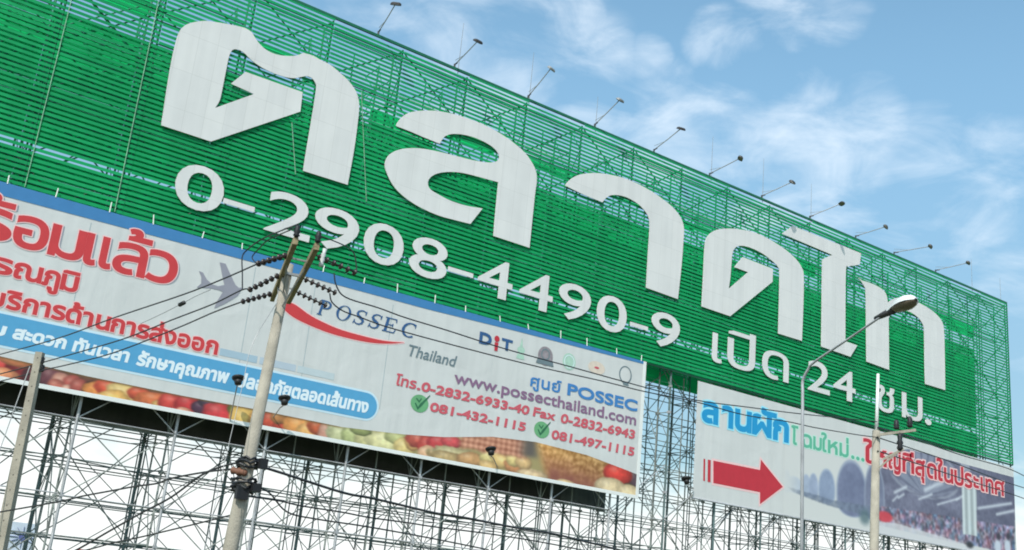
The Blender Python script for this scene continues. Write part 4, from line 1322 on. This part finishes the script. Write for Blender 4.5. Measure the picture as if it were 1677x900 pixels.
# ================================================================== floodlights and rods along the top
FL = [((620, 55), (648, 8)), ((745, 108), (782, 69)), ((866, 155), (902, 114)), ((975, 200), (1015, 165)), ((1072, 243), (1115, 212)), ((1163, 282), (1212, 260)), ((1248, 322), (1297, 299)), ((1327, 355), (1378, 334)), ((1402, 386), (1450, 372)), ((1465, 416), (1523, 404)), ((1533, 445), (1585, 431))]
FLAB = ['floodlight arm on the sign top leftmost of the row, above the first big letter', 'floodlight on the green top rail, second from the left, left of the second letter', 'floodlight on the green top rail above the top of the second big letter',
        'floodlight on the green top rail right of the second letter, fourth from left', 'floodlight on the green top rail above the third big letter, left of the large cloud', 'floodlight on the green top rail right above the third letter stem',
        'floodlight on the top rail before the fourth letter, below the big cloud', 'floodlight on the top rail straight above the fourth big letter', 'floodlight on the top rail over the gap between fourth and fifth letters',
        'floodlight on the top rail above the fifth letter, second from the right', 'floodlight on the top rail rightmost of the row, beside the tall thin rod']


def hook(a, d1, d2, n=5):
    return


for i, (b_, h_) in enumerate(FL):
    x = P(b_[0], b_[1], 0)[0]
    base = Vector((x, D + .05, Z1 + .1))
    # lamp head hangs out over the front of the sign
    out = 2.0 + 0.25 * math.sin(i * 1.7)
    r = ray(*h_); k = (D - out) / r[1]
    head = Vector((r[0] * k, r[1] * k, r[2] * k + EYE))
    t = thing('floodlight', base, FLAB[i], 'floodlight', 'floodlights along the top of the green sign')
    mb = MB().tube([base, base + Vector((0, 0, .25))], .07, 6).tube([base + Vector((0, 0, .2)), base.lerp(head, .12) + Vector((0, 0, .12))], .055, 6)
    build(mb, 'bracket', M['lamp_dark'], t)
    mb = MB().tube([base + Vector((0, 0, .2)), base.lerp(head, .5) + Vector((0, 0, .12)), head + Vector((0, .1, .06))], .038, 6)
    mb.tube([base + Vector((0, 0, .55)), base.lerp(head, .45) + Vector((0, 0, .1))], .018, 5)
    build(mb, 'lamp_arm', M['lamp_grey'], t)
    # tilted reflector hood
    d = Vector((head.x - base.x, head.y - base.y, 0)).normalized()
    sd = Vector((-d.y, d.x, 0))
    yaw = random.uniform(-.6, .6)
    d2 = (d * math.cos(yaw) + sd * math.sin(yaw)); sd = Vector((-d2.y, d2.x, 0))
    nn = (Vector((0, 0, -1)) * .8 - d2 * random.uniform(.2, .75) + sd * random.uniform(-.2, .2)).normalized()
    ff = sd.cross(nn).normalized()
    vs = []
    for (s1, s2, dn) in ((.38, .24, .0), (.36, .22, -.12), (.26, .13, -.19)):
        for k in range(12):
            a = 2 * math.pi * k / 12
            cx_, sx_ = math.cos(a), math.sin(a)
            vs.append(head + sd * s1 * np.sign(cx_) * abs(cx_) ** .6 + ff * s2 * np.sign(sx_) * abs(sx_) ** .6 + nn * dn)
    fs = [(j * 12 + k, j * 12 + (k + 1) % 12, (j + 1) * 12 + (k + 1) % 12, (j + 1) * 12 + k) for j in range(2) for k in range(12)] + [tuple(24 + k for k in range(12))]
    hood = build(MB().add(vs, fs), 'lamp_head', M['lamp_dark'] if i not in (2, 3) else M['lamp_grey'], t)
    build(MB().add([v + nn * (-.03) for v in vs[:12]], [tuple(range(12))]), 'lamp_glass', M['lamp_glass'], hood)

RODS = [((752, 100), (757, 36)), ((868, 150), (871, 84)), ((976, 200), (979, 158)), ((1165, 282), (1165, 222)), ((1249, 322), (1249, 258)), ((1328, 355), (1327, 300)), ((1592, 470), (1592, 424)), ((1639, 497), (1638, 455))]
RLAB = ['thin lightning rod on the sign top beside the second floodlight', 'thin lightning rod on the sign top beside the third floodlight', 'short thin rod at the foot of the fourth floodlight', 'thin rod at the foot of the sixth floodlight, against the left cloud', 'thin rod standing at the foot of the seventh floodlight',
        'thin rod standing at the foot of the eighth floodlight', 'thin rod past the last floodlight near the right end of the sign', 'thin rod at the very right corner of the green sign']
for (a, b), lab in zip(RODS, RLAB):
    x, z = P(a[0], a[1], .2)
    zt_ = P(b[0], b[1], .2)[1]
    t = MB().tube([(x, D + .2, Z1 - .2), (x, D + .2, zt_)], [.026, .014], 5)
    o = build(t, 'lightning_rod', M['lamp_grey'])
    tag(o, lab, 'lightning rod', 'lightning rods on the sign top')

# ================================================================== spotlights at the foot of the banners
SP = [((388, 640), (390, 622), (371, 690), 'small black spotlight on a thin stalk left of the big utility pole'),
      ((462, 668), (466, 655), (442, 684), 'black round spotlight on an arm just right of the big utility pole'),
      ((806, 748), (804, 738), (807, 764), 'black spotlight in front of the pineapple print'),
      ((1122, 792), (1124, 786), (1128, 800), 'black spotlight left of the red arrow banner')]
for (a, b, f0, lab) in SP:
    x, z = P(f0[0], f0[1], .25)
    base = Vector((x, D - .25, z))
    r = ray(*b); k = (D - 1.5) / r[1]
    head = Vector((r[0] * k, r[1] * k, r[2] * k + EYE))
    t = thing('spotlight', base, lab, 'spotlight', 'spotlights at the foot of the banners')
    build(MB().tube([Vector((x, D + .2, z)), base, base.lerp(head, .6) + Vector((0, 0, -.06)), head + Vector((0, 0, -.3))], .035, 6), 'lamp_arm', M['lamp_grey'], t)
    ax_ = Vector((0, .35, 1)).normalized()
    hd_ = build(MB().lathe(head - ax_ * .3, ax_, [(.05, 0), (.19, .03), (.22, .18), (.22, .28), (.16, .3)], 14), 'lamp_head', M['black'], t, True)
    build(MB().lathe(head + ax_ * .02, ax_, [(.30, 0), (.37, .10), (.37, .16)], 14), 'lamp_hood', M['black'], hd_, True)


# ================================================================== utility poles and cables
def vplane(A, B):
    """vertical plane through two points -> function from photo position to a point on it"""
    n = Vector((-(B.y - A.y), B.x - A.x, 0)).normalized()
    c0 = n.dot(Vector((A.x, A.y, 0)))

    def f(px, py):
        r = ray(px, py); k = c0 / (n.x * r[0] + n.y * r[1])
        return Vector((r[0] * k, r[1] * k, r[2] * k + EYE))
    return f


def smoothp(pts, sub=6):
    out = []
    n = len(pts)
    for i in range(n - 1):
        p0 = pts[max(0, i - 1)]; p1 = pts[i]; p2 = pts[i + 1]; p3 = pts[min(n - 1, i + 2)]
        for j in range(sub):
            t = j / sub
            out.append(0.5 * ((2 * p1) + (p2 - p0) * t + (2 * p0 - 5 * p1 + 4 * p2 - p3) * t * t + (3 * p1 - p0 - 3 * p2 + p3) * t ** 3))
    out.append(pts[-1])
    return out


HARM = 5.6
tp = at_h(466, 470, HARM - .25)
PD = hd(tp)
lowp = at_d(377, 900, PD)
dirp = (tp - lowp).normalized()
foot = lowp - dirp * (lowp.z / dirp.z)
topp = tp + dirp * 0.45
main = thing('utility_pole', foot, 'tapered concrete power pole with double crossarm and insulators in front of the fruit banner', 'utility pole')
build(MB().tube([foot, foot.lerp(topp, .5), topp], [.19, .135, .085], 14), 'pole_shaft', M['concrete'], main, True)
n1_, f1_ = at_h(484, 394, HARM), at_h(446, 489, HARM)
n2_, f2_ = at_h(519, 403, HARM), at_h(473, 493, HARM)
for (a, b) in ((n1_, f1_), (n2_, f2_)):
    arm = build(MB().beam(a, b, .085, .12), 'crossarm', M['concrete_brown'], main)
    mb = MB()
    mb.lathe(a + Vector((0, 0, .06)), (0, 0, 1), [(.03, 0), (.06, .04), (.04, .07), (.065, .10), (.04, .14), (.05, .17), (.03, .21)], 10)
    build(mb, 'pin_insulator', M['black'], arm, True)
mb = MB()
for t in (.25, .75):
    mb.beam(n1_.lerp(f1_, t), n2_.lerp(f2_, t), .03, .03)
mb.beam(n1_.lerp(f1_, .5), n2_.lerp(f2_, .5), .05, .05)
mb.tube([topp - dirp * .9, n1_.lerp(f1_, .72)], .016, 5).tube([topp - dirp * .9, n2_.lerp(f2_, .3)], .016, 5).tube([topp - dirp * .6, n1_.lerp(f1_, .3)], .016, 5)
build(mb, 'crossarm_brace', M['lamp_grey'], main)
# pale porcelain fuse holder hanging by the right arm
fh = at_h(525, 436, HARM - .22)
build(MB().lathe(fh, (0.1, 0, 1), [(.03, 0), (.045, .05), (.03, .08), (.045, .13), (.03, .17), (.045, .22), (.03, .26), (.04, .33)], 10), 'fuse_holder', M['pale_porcelain'], main, True)

STR = [((464, 411), (421, 432), 0), ((453, 443), (407, 475), 0), ((435.5, 473), (395.5, 494), 0), ((531, 424), (584, 447), 1), ((498, 455.5), (551, 480), 1), ((491, 481), (535.5, 501), 1)]
left_far = at_h(65, 592, 4.6)
LPD = hd(left_far)
ends = []
p2top = at_h(1438, 612, 8.2)
P2D = hd(p2top)
pole2_pt = at_d(1440, 715, P2D)
for (a, b, side) in STR:
    arm = (n2_, f2_) if side else (n1_, f1_)
    # attach point: nearest point of the arm to the ray
    best = min((arm[0].lerp(arm[1], t / 50) for t in range(51)), key=lambda q: (lambda s: math.hypot(s[0] - a[0], s[1] - a[1]))((lambda d: (CX + FOC * (d @ np.array([AX[0], AY[0], AZ[0]])) / (d @ np.array([AX[2], AY[2], AZ[2]])), CY + FOC * (d @ np.array([AX[1], AY[1], AZ[1]])) / (d @ np.array([AX[2], AY[2], AZ[2]]))))(np.array([q.x, q.y, q.z - EYE]))))
    fn = vplane(best, pole2_pt if side else left_far)
    e = fn(*b)
    ends.append((best, e, fn))
    ax_ = (e - best).normalized(); ln = (e - best).length
    mb = MB().tube([best, e], .014, 6)
    nd = 6
    for k in range(nd):
        cpt = best + ax_ * (ln * (.16 + .80 * k / (nd - 1)))
        mb.lathe(cpt - ax_ * .03, ax_, [(.02, 0), (.060, .012), (.060, .028), (.03, .05), (.02, .06)], 10)
    build(mb, 'insulator_string', M['porcelain'], main, True)

# low bundle of telephone gear on the pole
def on_pole(py):
    """pole axis point seen at photo row py"""
    lo, hi = 0.0, 1.0
    for _ in range(40):
        m_ = (lo + hi) / 2
        q = foot.lerp(topp, m_) - Vector((0, 0, EYE)); d = np.array([q.x, q.y, q.z])
        y = CY + FOC * (d @ np.array([AX[1], AY[1], AZ[1]])) / (d @ np.array([AX[2], AY[2], AZ[2]]))
        if y > py: lo = m_
        else: hi = m_
    return foot.lerp(topp, lo)


mb = MB()
for py, r_ in ((752, .17), (757, .19), (763, .17), (786, .2), (792, .21), (798, .2), (804, .17)):
    q = on_pole(py)
    pts = [q + Vector((math.cos(a) * (r_ + random.uniform(-.02, .03)), math.sin(a) * (r_ + random.uniform(-.02, .03)), random.uniform(-.03, .03))) for a in np.linspace(0, 2 * math.pi, 15)]
    mb.tube(pts, .026, 6)
build(mb, 'cable_coil', M['black'], main)
rt = Vector((right.x, right.y, 0)).normalized(); tocam = Vector((-foot.x, -foot.y, 0)).normalized()
mb = MB()
q = on_pole(757) + rt * .26 + tocam * .1
mb.box(q.x - .07, q.x + .07, q.y - .06, q.y + .06, q.z - .1, q.z + .08)
build(mb, 'splice_box', M['black'], main); mb = MB()
q = on_pole(795) + rt * .22 + tocam * .12
mb.box(q.x - .08, q.x + .08, q.y - .07, q.y + .07, q.z - .1, q.z + .05)
build(mb, 'splice_box', M['black'], main); mb = MB()
q = on_pole(809) + tocam * .16
mb.box(q.x - .11, q.x + .11, q.y - .05, q.y + .05, q.z - .1, q.z + .12)
build(mb, 'splice_box', M['black'], main)
q = on_pole(773)
mb = MB().lathe(q - rt * .28 + tocam * .12, rt + Vector((0, 0, -.1)), [(.03, 0), (.07, .03), (.05, .1), (.075, .14), (.05, .2), (.065, .26), (.04, .3)], 12)
build(mb, 'rusty_insulator', M['orange'], main, True)

# left pole: square concrete post with bolt holes
lt = at_d(66, 577, LPD)
ll = at_d(4, 880, LPD)
dl = (lt - ll).normalized(); lf = ll - dl * (ll.z / dl.z)
lp = thing('concrete_post', lf, 'square concrete power pole with a row of bolt holes at the left edge', 'utility pole')
sc_ = LPD / 19.6
mb = MB()
vs = []
u_ = Vector((0.8, -0.6, 0)); v_ = Vector((0.6, 0.8, 0))
for p_, h_ in ((lf, .105 * sc_), (lt, .058 * sc_)):
    for s1, s2 in ((-1, -1), (1, -1), (1, 1), (-1, 1)):
        vs.append(p_ + u_ * s1 * h_ + v_ * s2 * h_)
mb.add(vs, [(3, 2, 1, 0), (4, 5, 6, 7), (0, 1, 5, 4), (1, 2, 6, 5), (2, 3, 7, 6), (3, 0, 4, 7)])
build(mb, 'pole_shaft', M['concrete'], lp)
mb = MB()
for k in range(14):
    t = .985 - .035 * k
    q = lf.lerp(lt, t); h_ = (.105 + (.058 - .105) * t) * sc_
    for nrm in (-v_, -u_):
        mb.lathe(q + nrm * (h_ - .02), nrm, [(.013 * sc_, 0), (.013 * sc_, .022)], 8)
build(mb, 'bolt_hole', M['hole_shade'], lp)  # dark grey discs stand in for the shade inside the holes
mb = MB()
for py in (592, 605):
    q = at_d(72, py, LPD)
    mb.lathe(q - Vector((.05, 0, .06)), (0, 0, 1), [(.04, 0), (.07, .05), (.05, .09), (.07, .13), (.03, .17)], 10)
build(mb, 'pin_insulator', M['black'], lp, True)


def cable(name, pts, r, label, mat='wire', cat='cable', group=None, n=5):
    o = build(MB().tube(smoothp(pts), r, n), name, M[mat], None)
    tag(o, label, cat, group)
    return o


GP = 'power cables on the poles'
(a0, e0, fA), (a1, e1, fB), (a2, e2, fC), (a3, e3, gA), (a4, e4, gB), (a5, e5, gC) = ends
cable('power_cable', [e0] + [fA(*p) for p in ((364, 457), (300, 482), (187, 520), (97, 553), (0, 580), (-120, 612))], .015, 'uppermost black cable running left from the big pole across the red lettering', group=GP)
cable('power_cable', [e1] + [fB(*p) for p in ((397, 474), (350, 497), (283, 523), (207, 553), (127, 577), (74, 592), (0, 612), (-120, 640))], .015, 'middle black cable from the big pole down to the top of the left post', group=GP)
cable('power_cable', [e2] + [fC(*p) for p in ((350, 511), (290, 537), (187, 577), (110, 597), (74, 605), (0, 624), (-120, 652))], .015, 'lowest black cable from the big pole down to the left post', group=GP)
cable('jumper_cable', [fB(397, 474), fB(397, 448), fB(397, 420), fB(407, 407), fB(433, 389), n1_ + Vector((0, 0, .3))], .014, 'black jumper loop hanging from the left side of the crossarm', group='jumper loops at the crossarm')
cable('jumper_cable', [e0, fA(413, 421), fA(424, 407), fA(442, 391), n1_ + Vector((0.02, 0, .26))], .012, 'thin black jumper arcing from upper left cable to the arm end', group='jumper loops at the crossarm')
cable('jumper_cable', [n2_ + Vector((0, 0, .2)), gA(560, 400), gA(578, 412), gA(583, 430), e3], .012, 'thin black jumper arcing right of the crossarm over the green slats', group='jumper loops at the crossarm')
W1 = [(547, 447), (551, 468), (567, 487), (620, 504), (664, 520), (733, 541), (827, 571), (933, 600), (1056, 634), (1140, 655), (1229, 667), (1312, 677.5), (1436, 690)]
W2 = [(540, 480), (544, 495), (562, 509), (589, 519), (640, 537), (773, 573), (880, 600), (987, 624), (1056, 641), (1140, 658), (1218, 679), (1289, 690), (1335, 700), (1400, 711), (1437, 716)]
fR1 = vplane(e4, pole2_pt)
cable('power_cable', [gB(*p) for p in W1], .015, 'upper black cable running right from the big pole above the blue logo', group=GP)
cable('power_cable', [gC(*p) for p in W2], .015, 'lower black cable running right from the big pole through the blue logo', group=GP)
# cables onwards to the right of the second pole
far = at_h(1760, 838, 7.2)
fF = vplane(pole2_pt, far)
for pts, lab in (([(1437, 700), (1480, 712), (1571, 744), (1651, 767), (1700, 789), (1780, 815)], 'upper black cable leaving the right pole towards the right edge'),
                 ([(1437, 716), (1501, 737), (1560, 757), (1638, 786), (1700, 806), (1780, 832)], 'middle black cable leaving the right pole across the market photo'),
                 ([(1437, 738), (1520, 765), (1590, 788), (1648, 806), (1700, 824), (1780, 850)], 'lowest black cable leaving the right pole over the red headline')):
    cable('power_cable', [fF(*p) for p in pts], .020, lab, group=GP)
# low telephone cables from the main pole
cp = on_pole(762)
lowfar = at_h(1050, 912, 3.0)
lf2 = vplane(cp, at_d(1300, 930, P2D))
GT = 'telephone cables at mid height of the big pole'
for pts, r_, lab in (([(404, 757), (431, 765), (465, 775.5), (560, 806), (606, 815), (649, 825), (713, 840), (761, 847.5), (840, 863), (902, 873), (956, 886), (1009, 899), (1100, 922)], .026, 'thick black telephone cable sagging right under the fruit banner'),
                     ([(404, 812), (458, 820), (493, 828), (560, 838.5), (604, 847), (667, 855.6), (713, 862.7), (809, 875), (900, 890), (1000, 910)], .016, 'thin black telephone cable below the thick one, right of the big pole'),
                     ([(404, 790), (440, 806), (470, 838), (520, 850), (600, 862), (700, 880), (800, 900)], .016, 'lowest slack telephone cable dipping right of the big pole')):
    cable('telephone_cable', [lf2(*p) for p in pts], r_, lab, group=GT)
lf3 = vplane(cp, at_d(-60, 880, LPD))
for pts, r_, lab in (([(398, 757), (376, 760), (333, 776), (280, 814), (231, 840), (178, 870), (133, 896), (60, 935)], .020, 'black telephone cable dropping steeply left from the big pole'),
                     ([(398, 766), (340, 772), (280, 783), (258, 791), (222, 796), (178, 804), (135, 812), (96, 821), (0, 838), (-60, 848)], .019, 'thick black telephone cable running almost level left behind the lattice'),
                     ([(398, 838), (363, 847), (298, 863), (226, 880), (187, 888), (120, 905), (-60, 940)], .016, 'low black telephone cable left of the big pole near the frame bottom')):
    cable('telephone_cable', [lf3(*p) for p in pts], r_, lab, group=GT)
lo_ = build(MB().box(-.06, .06, -.05, .05, -.05, .05), 'cable_splice', M['black'])
bpy.data.objects.remove(lo_)
# inline splice on a slim wire and stay wire of the left post
sp = [fB(*p) for p in ((345, 474), (320, 485), (298, 497), (262, 515), (230, 530))]
slim = thing('slim_wire', sp[2], 'thin wire with a black inline splice left of the aeroplane print', 'cable')
build(MB().tube(smoothp(sp), .007, 5), 'wire_strand', M['lamp_grey'], slim)
d_ = (sp[3] - sp[1]).normalized()
build(MB().lathe(sp[2] - d_ * .1, d_, [(.02, 0), (.045, .02), (.045, .18), (.02, .2)], 10), 'splice_sleeve', M['black'], slim)
cable('stay_wire', [at_d(49, 600, LPD), at_d(25, 665, LPD - .2), at_d(0, 735, LPD - .4), at_d(-60, 900, LPD - 1.0)], .012, 'pale stay wire slanting down left from the concrete post', 'lamp_grey')
cable('stay_wire', [on_pole(480), at_d(415, 560, PD - .3), at_d(395, 640, PD - .5), at_d(335, 900, PD - 1.2)], .006, 'hair-thin wire slanting down left of the big pole', 'lamp_grey')

# second pole at the right
l2 = at_d(1431.5, 900, P2D); l2b = at_d(1435, 705, P2D)
d2_ = (l2b - l2).normalized(); f2f = l2 - d2_ * (l2.z / d2_.z)
pole2 = thing('utility_pole', f2f, 'slim concrete power pole with a white pipe on top in front of the market banner', 'utility pole')
px_m = FOC / (Vector((l2b.x, l2b.y, 0)).length * 1.0)
k2 = l2b.dot(Vector((AX[2], AY[2], 0))) / FOC
mpp = Vector((l2b.x, l2b.y, l2b.z - EYE)).dot(fwd) / FOC
build(MB().tube([f2f, l2b], [9.5 * mpp, 6.2 * mpp], 12), 'pole_shaft', M['concrete'], pole2, True)
build(MB().tube([l2b - Vector((0, 0, .3)), p2top], [3.0 * mpp, 2.4 * mpp], 10), 'top_pipe', M['lamp_white'], pole2, True)
mb = MB().beam(at_d(1446, 752, P2D - .2), at_d(1480, 735, P2D - .2), .06, .07).beam(at_d(1436, 712, P2D - .2), at_d(1500, 704, P2D - .2), .06, .08)
mb.beam(at_d(1440, 765, P2D - .2), at_d(1470, 741, P2D - .2), .05, .05)
build(mb, 'crossarm', M['concrete'], pole2)
mb = MB()
for (px, py, h_) in ((1468, 703, .30), (1490, 700, .34), (1474, 738, .55)):
    q = at_d(px, py, P2D - .2)
    mb.lathe(q, (0, 0, 1), [(.05, 0), (.10, h_ * .15), (.065, h_ * .3), (.10, h_ * .45), (.065, h_ * .6), (.08, h_ * .8), (.04, h_)], 10)
build(mb, 'pin_insulator', M['black'], pole2, True)

# street lamp
SLD = hd(at_h(1318, 612, 6.6))
s0 = at_d(1313, 900, SLD); s1 = at_d(1314.5, 640, SLD)
ds = (s1 - s0).normalized(); sf = s0 - ds * (s0.z / ds.z)
lamp = thing('street_lamp', sf, 'street lamp with a long slanting arm and white oval head before the last big letter', 'street lamp')
mps = Vector((s1.x, s1.y, s1.z - EYE)).dot(fwd) / FOC
he = at_h(1449, 514, s1.z - EYE + 1.45)
bend1 = s1 + Vector((0, 0, .28))
pts = [sf, s1, bend1, bend1.lerp(he, .06) + Vector((0, 0, .16)), bend1.lerp(he, .14) + Vector((0, 0, .24)), bend1.lerp(he, .5) + Vector((0, 0, .14)), he]
sm_ = [pts[0]] + smoothp(pts[1:], 5)
build(MB().tube(sm_, [3.3 * mps] + [2.5 * mps - 1.0 * mps * i / len(sm_) for i in range(len(sm_) - 1)], 8), 'lamp_post', M['steel'], lamp, True)
hz = (he - pts[-2]); hdir = hz.normalized()
mp_h = Vector((he.x, he.y, he.z - EYE)).dot(fwd) / FOC
tip = at_h(1500, 490, he.z - EYE + .06)
axis = (tip - he); axl = axis.length; axis.normalize()
sdv = axis.cross(Vector((0, 0, 1))).normalized(); upv = sdv.cross(axis).normalized()
# cobra head: shell above, glass bowl below
prof = [(0.0, .05, .05, -.03), (.12, .07, .07, -.04), (.26, .10, .10, -.05), (.40, .15, .14, -.07), (.58, .19, .18, -.10), (.74, .20, .18, -.11), (.88, .16, .14, -.08), (1.0, .04, .03, -.02)]
Lh = axl * 1.0
sc = axl / 0.95
vs = []; nseg = 14
for (t, wd, hu, hdn) in prof:
    for k in range(nseg):
        a = math.pi * k / (nseg - 1)
        vs.append(he + axis * (t * Lh) + sdv * math.cos(a) * wd * sc * .85 + upv * math.sin(a) * hu * sc * .85)
fs = [(i * nseg + k, i * nseg + k + 1, (i + 1) * nseg + k + 1, (i + 1) * nseg + k) for i in range(len(prof) - 1) for k in range(nseg - 1)]
fs += [((i + 1) * nseg, i * nseg, i * nseg + nseg - 1, (i + 1) * nseg + nseg - 1) for i in range(len(prof) - 1)]
shell = build(MB().add(vs, fs), 'lamp_head', M['lamp_white'], lamp, True)
vs = []
for (t, wd, hu, hdn) in prof[3:]:
    for k in range(nseg):
        a = math.pi * k / (nseg - 1)
        vs.append(he + axis * (t * Lh) + sdv * math.cos(a) * wd * sc * .74 + upv * (-.012 * sc + math.sin(a) * hdn * sc * .9))
m_ = len(prof) - 3
fs = [(i * nseg + k, i * nseg + k + 1, (i + 1) * nseg + k + 1, (i + 1) * nseg + k) for i in range(m_ - 1) for k in range(nseg - 1)]
build(MB().add(vs, fs), 'lamp_bowl', M['lamp_glass'], shell, True)
build(MB().tube([he - axis * .30 * sc, he - axis * .1 * sc, he + axis * .30 * sc], [.04 * sc, .055 * sc, .075 * sc], 10), 'lamp_socket', M['lamp_dark'], shell, True)

# ================================================================== far things behind the lattice
# pale sign at the bottom left
sgd = 150.0
q0 = at_d(14, 853, sgd); q1 = at_d(64, 858, sgd)
fs_ = thing('distant_sign', Vector((q0.x, q0.y, 0)), 'distant pale lilac sign with an indigo emblem behind the left post', 'sign')
dx = (q1 - q0); dx.z = 0; ln = dx.length; dx.normalize(); ny = Vector((dx.y, -dx.x, 0))
if ny.dot(Vector((q0.x, q0.y, 0))) > 0: ny = -ny
zt_ = q0.z


def sq(mb, a, b, z0, z1, off, th=.05):
    p = Vector((q0.x, q0.y, 0)) + dx * a + ny * off; r = Vector((q0.x, q0.y, 0)) + dx * b + ny * off
    return mb.beam(Vector((p.x, p.y, (z0 + z1) / 2)), Vector((r.x, r.y, (z0 + z1) / 2)), th, z1 - z0)


build(sq(MB(), -1.2, ln, zt_ - 7.5, zt_, 0, .2), 'sign_panel', M['sign_lilac'], fs_)
mb = MB()
o_ = Vector((q0.x, q0.y, 0)) + dx * (ln * .55) + ny * .13
for k in range(12):
    a = k * math.pi / 6
    c1 = o_ + dx * math.cos(a) * .5 + Vector((0, 0, zt_ - 1.7 + math.sin(a) * .45)); c2 = o_ + dx * math.cos(a) * 1.5 + Vector((0, 0, zt_ - 1.7 + math.sin(a) * 1.25))
    mb.beam(c1, c2, .04, .22, up=tuple(ny))
mb.lathe(o_ + Vector((0, 0, zt_ - 1.7)), ny, [(.42, 0), (.42, .04)], 16)
build(mb, 'emblem', M['sign_navy'], fs_)
mb = MB(); x = -.8
for w_ in (.5, .4, .5, .35, .6, .45):
    sq(mb, x, x + w_, zt_ - 4.9, zt_ - 3.6, .13); x += w_ + .18
build(mb, 'lettering_strip', M['sign_navy'], fs_)
mb = MB()
for a in (0.2, ln - .2):
    p = Vector((q0.x, q0.y, 0)) + dx * a - ny * .2
    mb.tube([p, p + Vector((0, 0, zt_ - .5))], .12, 8)
build(mb, 'sign_post', M['steel'], fs_)


def house(px, d, w_, dep, hw, hr, roofm, label):
    q = at_d(px, 900, d); q.z = 0
    t = thing('house', q, label, 'house')
    f = Vector((q.x, q.y, 0)).normalized(); s = Vector((f.y, -f.x, 0))
    vs = [q + s * a * w_ / 2 + f * b * dep / 2 + Vector((0, 0, z)) for z in (0, hw) for a, b in ((-1, -1), (1, -1), (1, 1), (-1, 1))]
    build(MB().add(vs, [(3, 2, 1, 0), (4, 5, 6, 7), (0, 1, 5, 4), (1, 2, 6, 5), (2, 3, 7, 6), (3, 0, 4, 7)]), 'wall', M['wall_far'], t)
    e = .6
    rv = [q + s * a * (w_ / 2 + e) + f * b * (dep / 2 + e) + Vector((0, 0, hw + .02)) for a, b in ((-1, -1), (1, -1), (1, 1), (-1, 1))] + [q + s * a * (w_ / 2 - dep * .25) + Vector((0, 0, hw + hr)) for a in (-1, 1)]
    build(MB().add(rv, [(3, 2, 1, 0), (0, 1, 5, 4), (2, 3, 4, 5), (1, 2, 5), (3, 0, 4)]), 'roof', roofm, t)
    for k in range(max(1, int(w_ / 5))):
        a = -w_ / 2 + (k + .5) * w_ / max(1, int(w_ / 5))
        c0 = q + s * a - f * (dep / 2 + .03) + Vector((0, 0, hw * .6))
        vs = [c0 + s * i * .8 + Vector((0, 0, j * .6)) for i, j in ((-1, -1), (1, -1), (1, 1), (-1, 1))]
        build(MB().add(vs, [(0, 1, 2, 3)]), 'window', M['glass'], t)


house(152, 200, 9, 8, 6.0, 2.2, M['roof_red'], 'distant house with a dark red roof at the bottom left between scaffold towers')
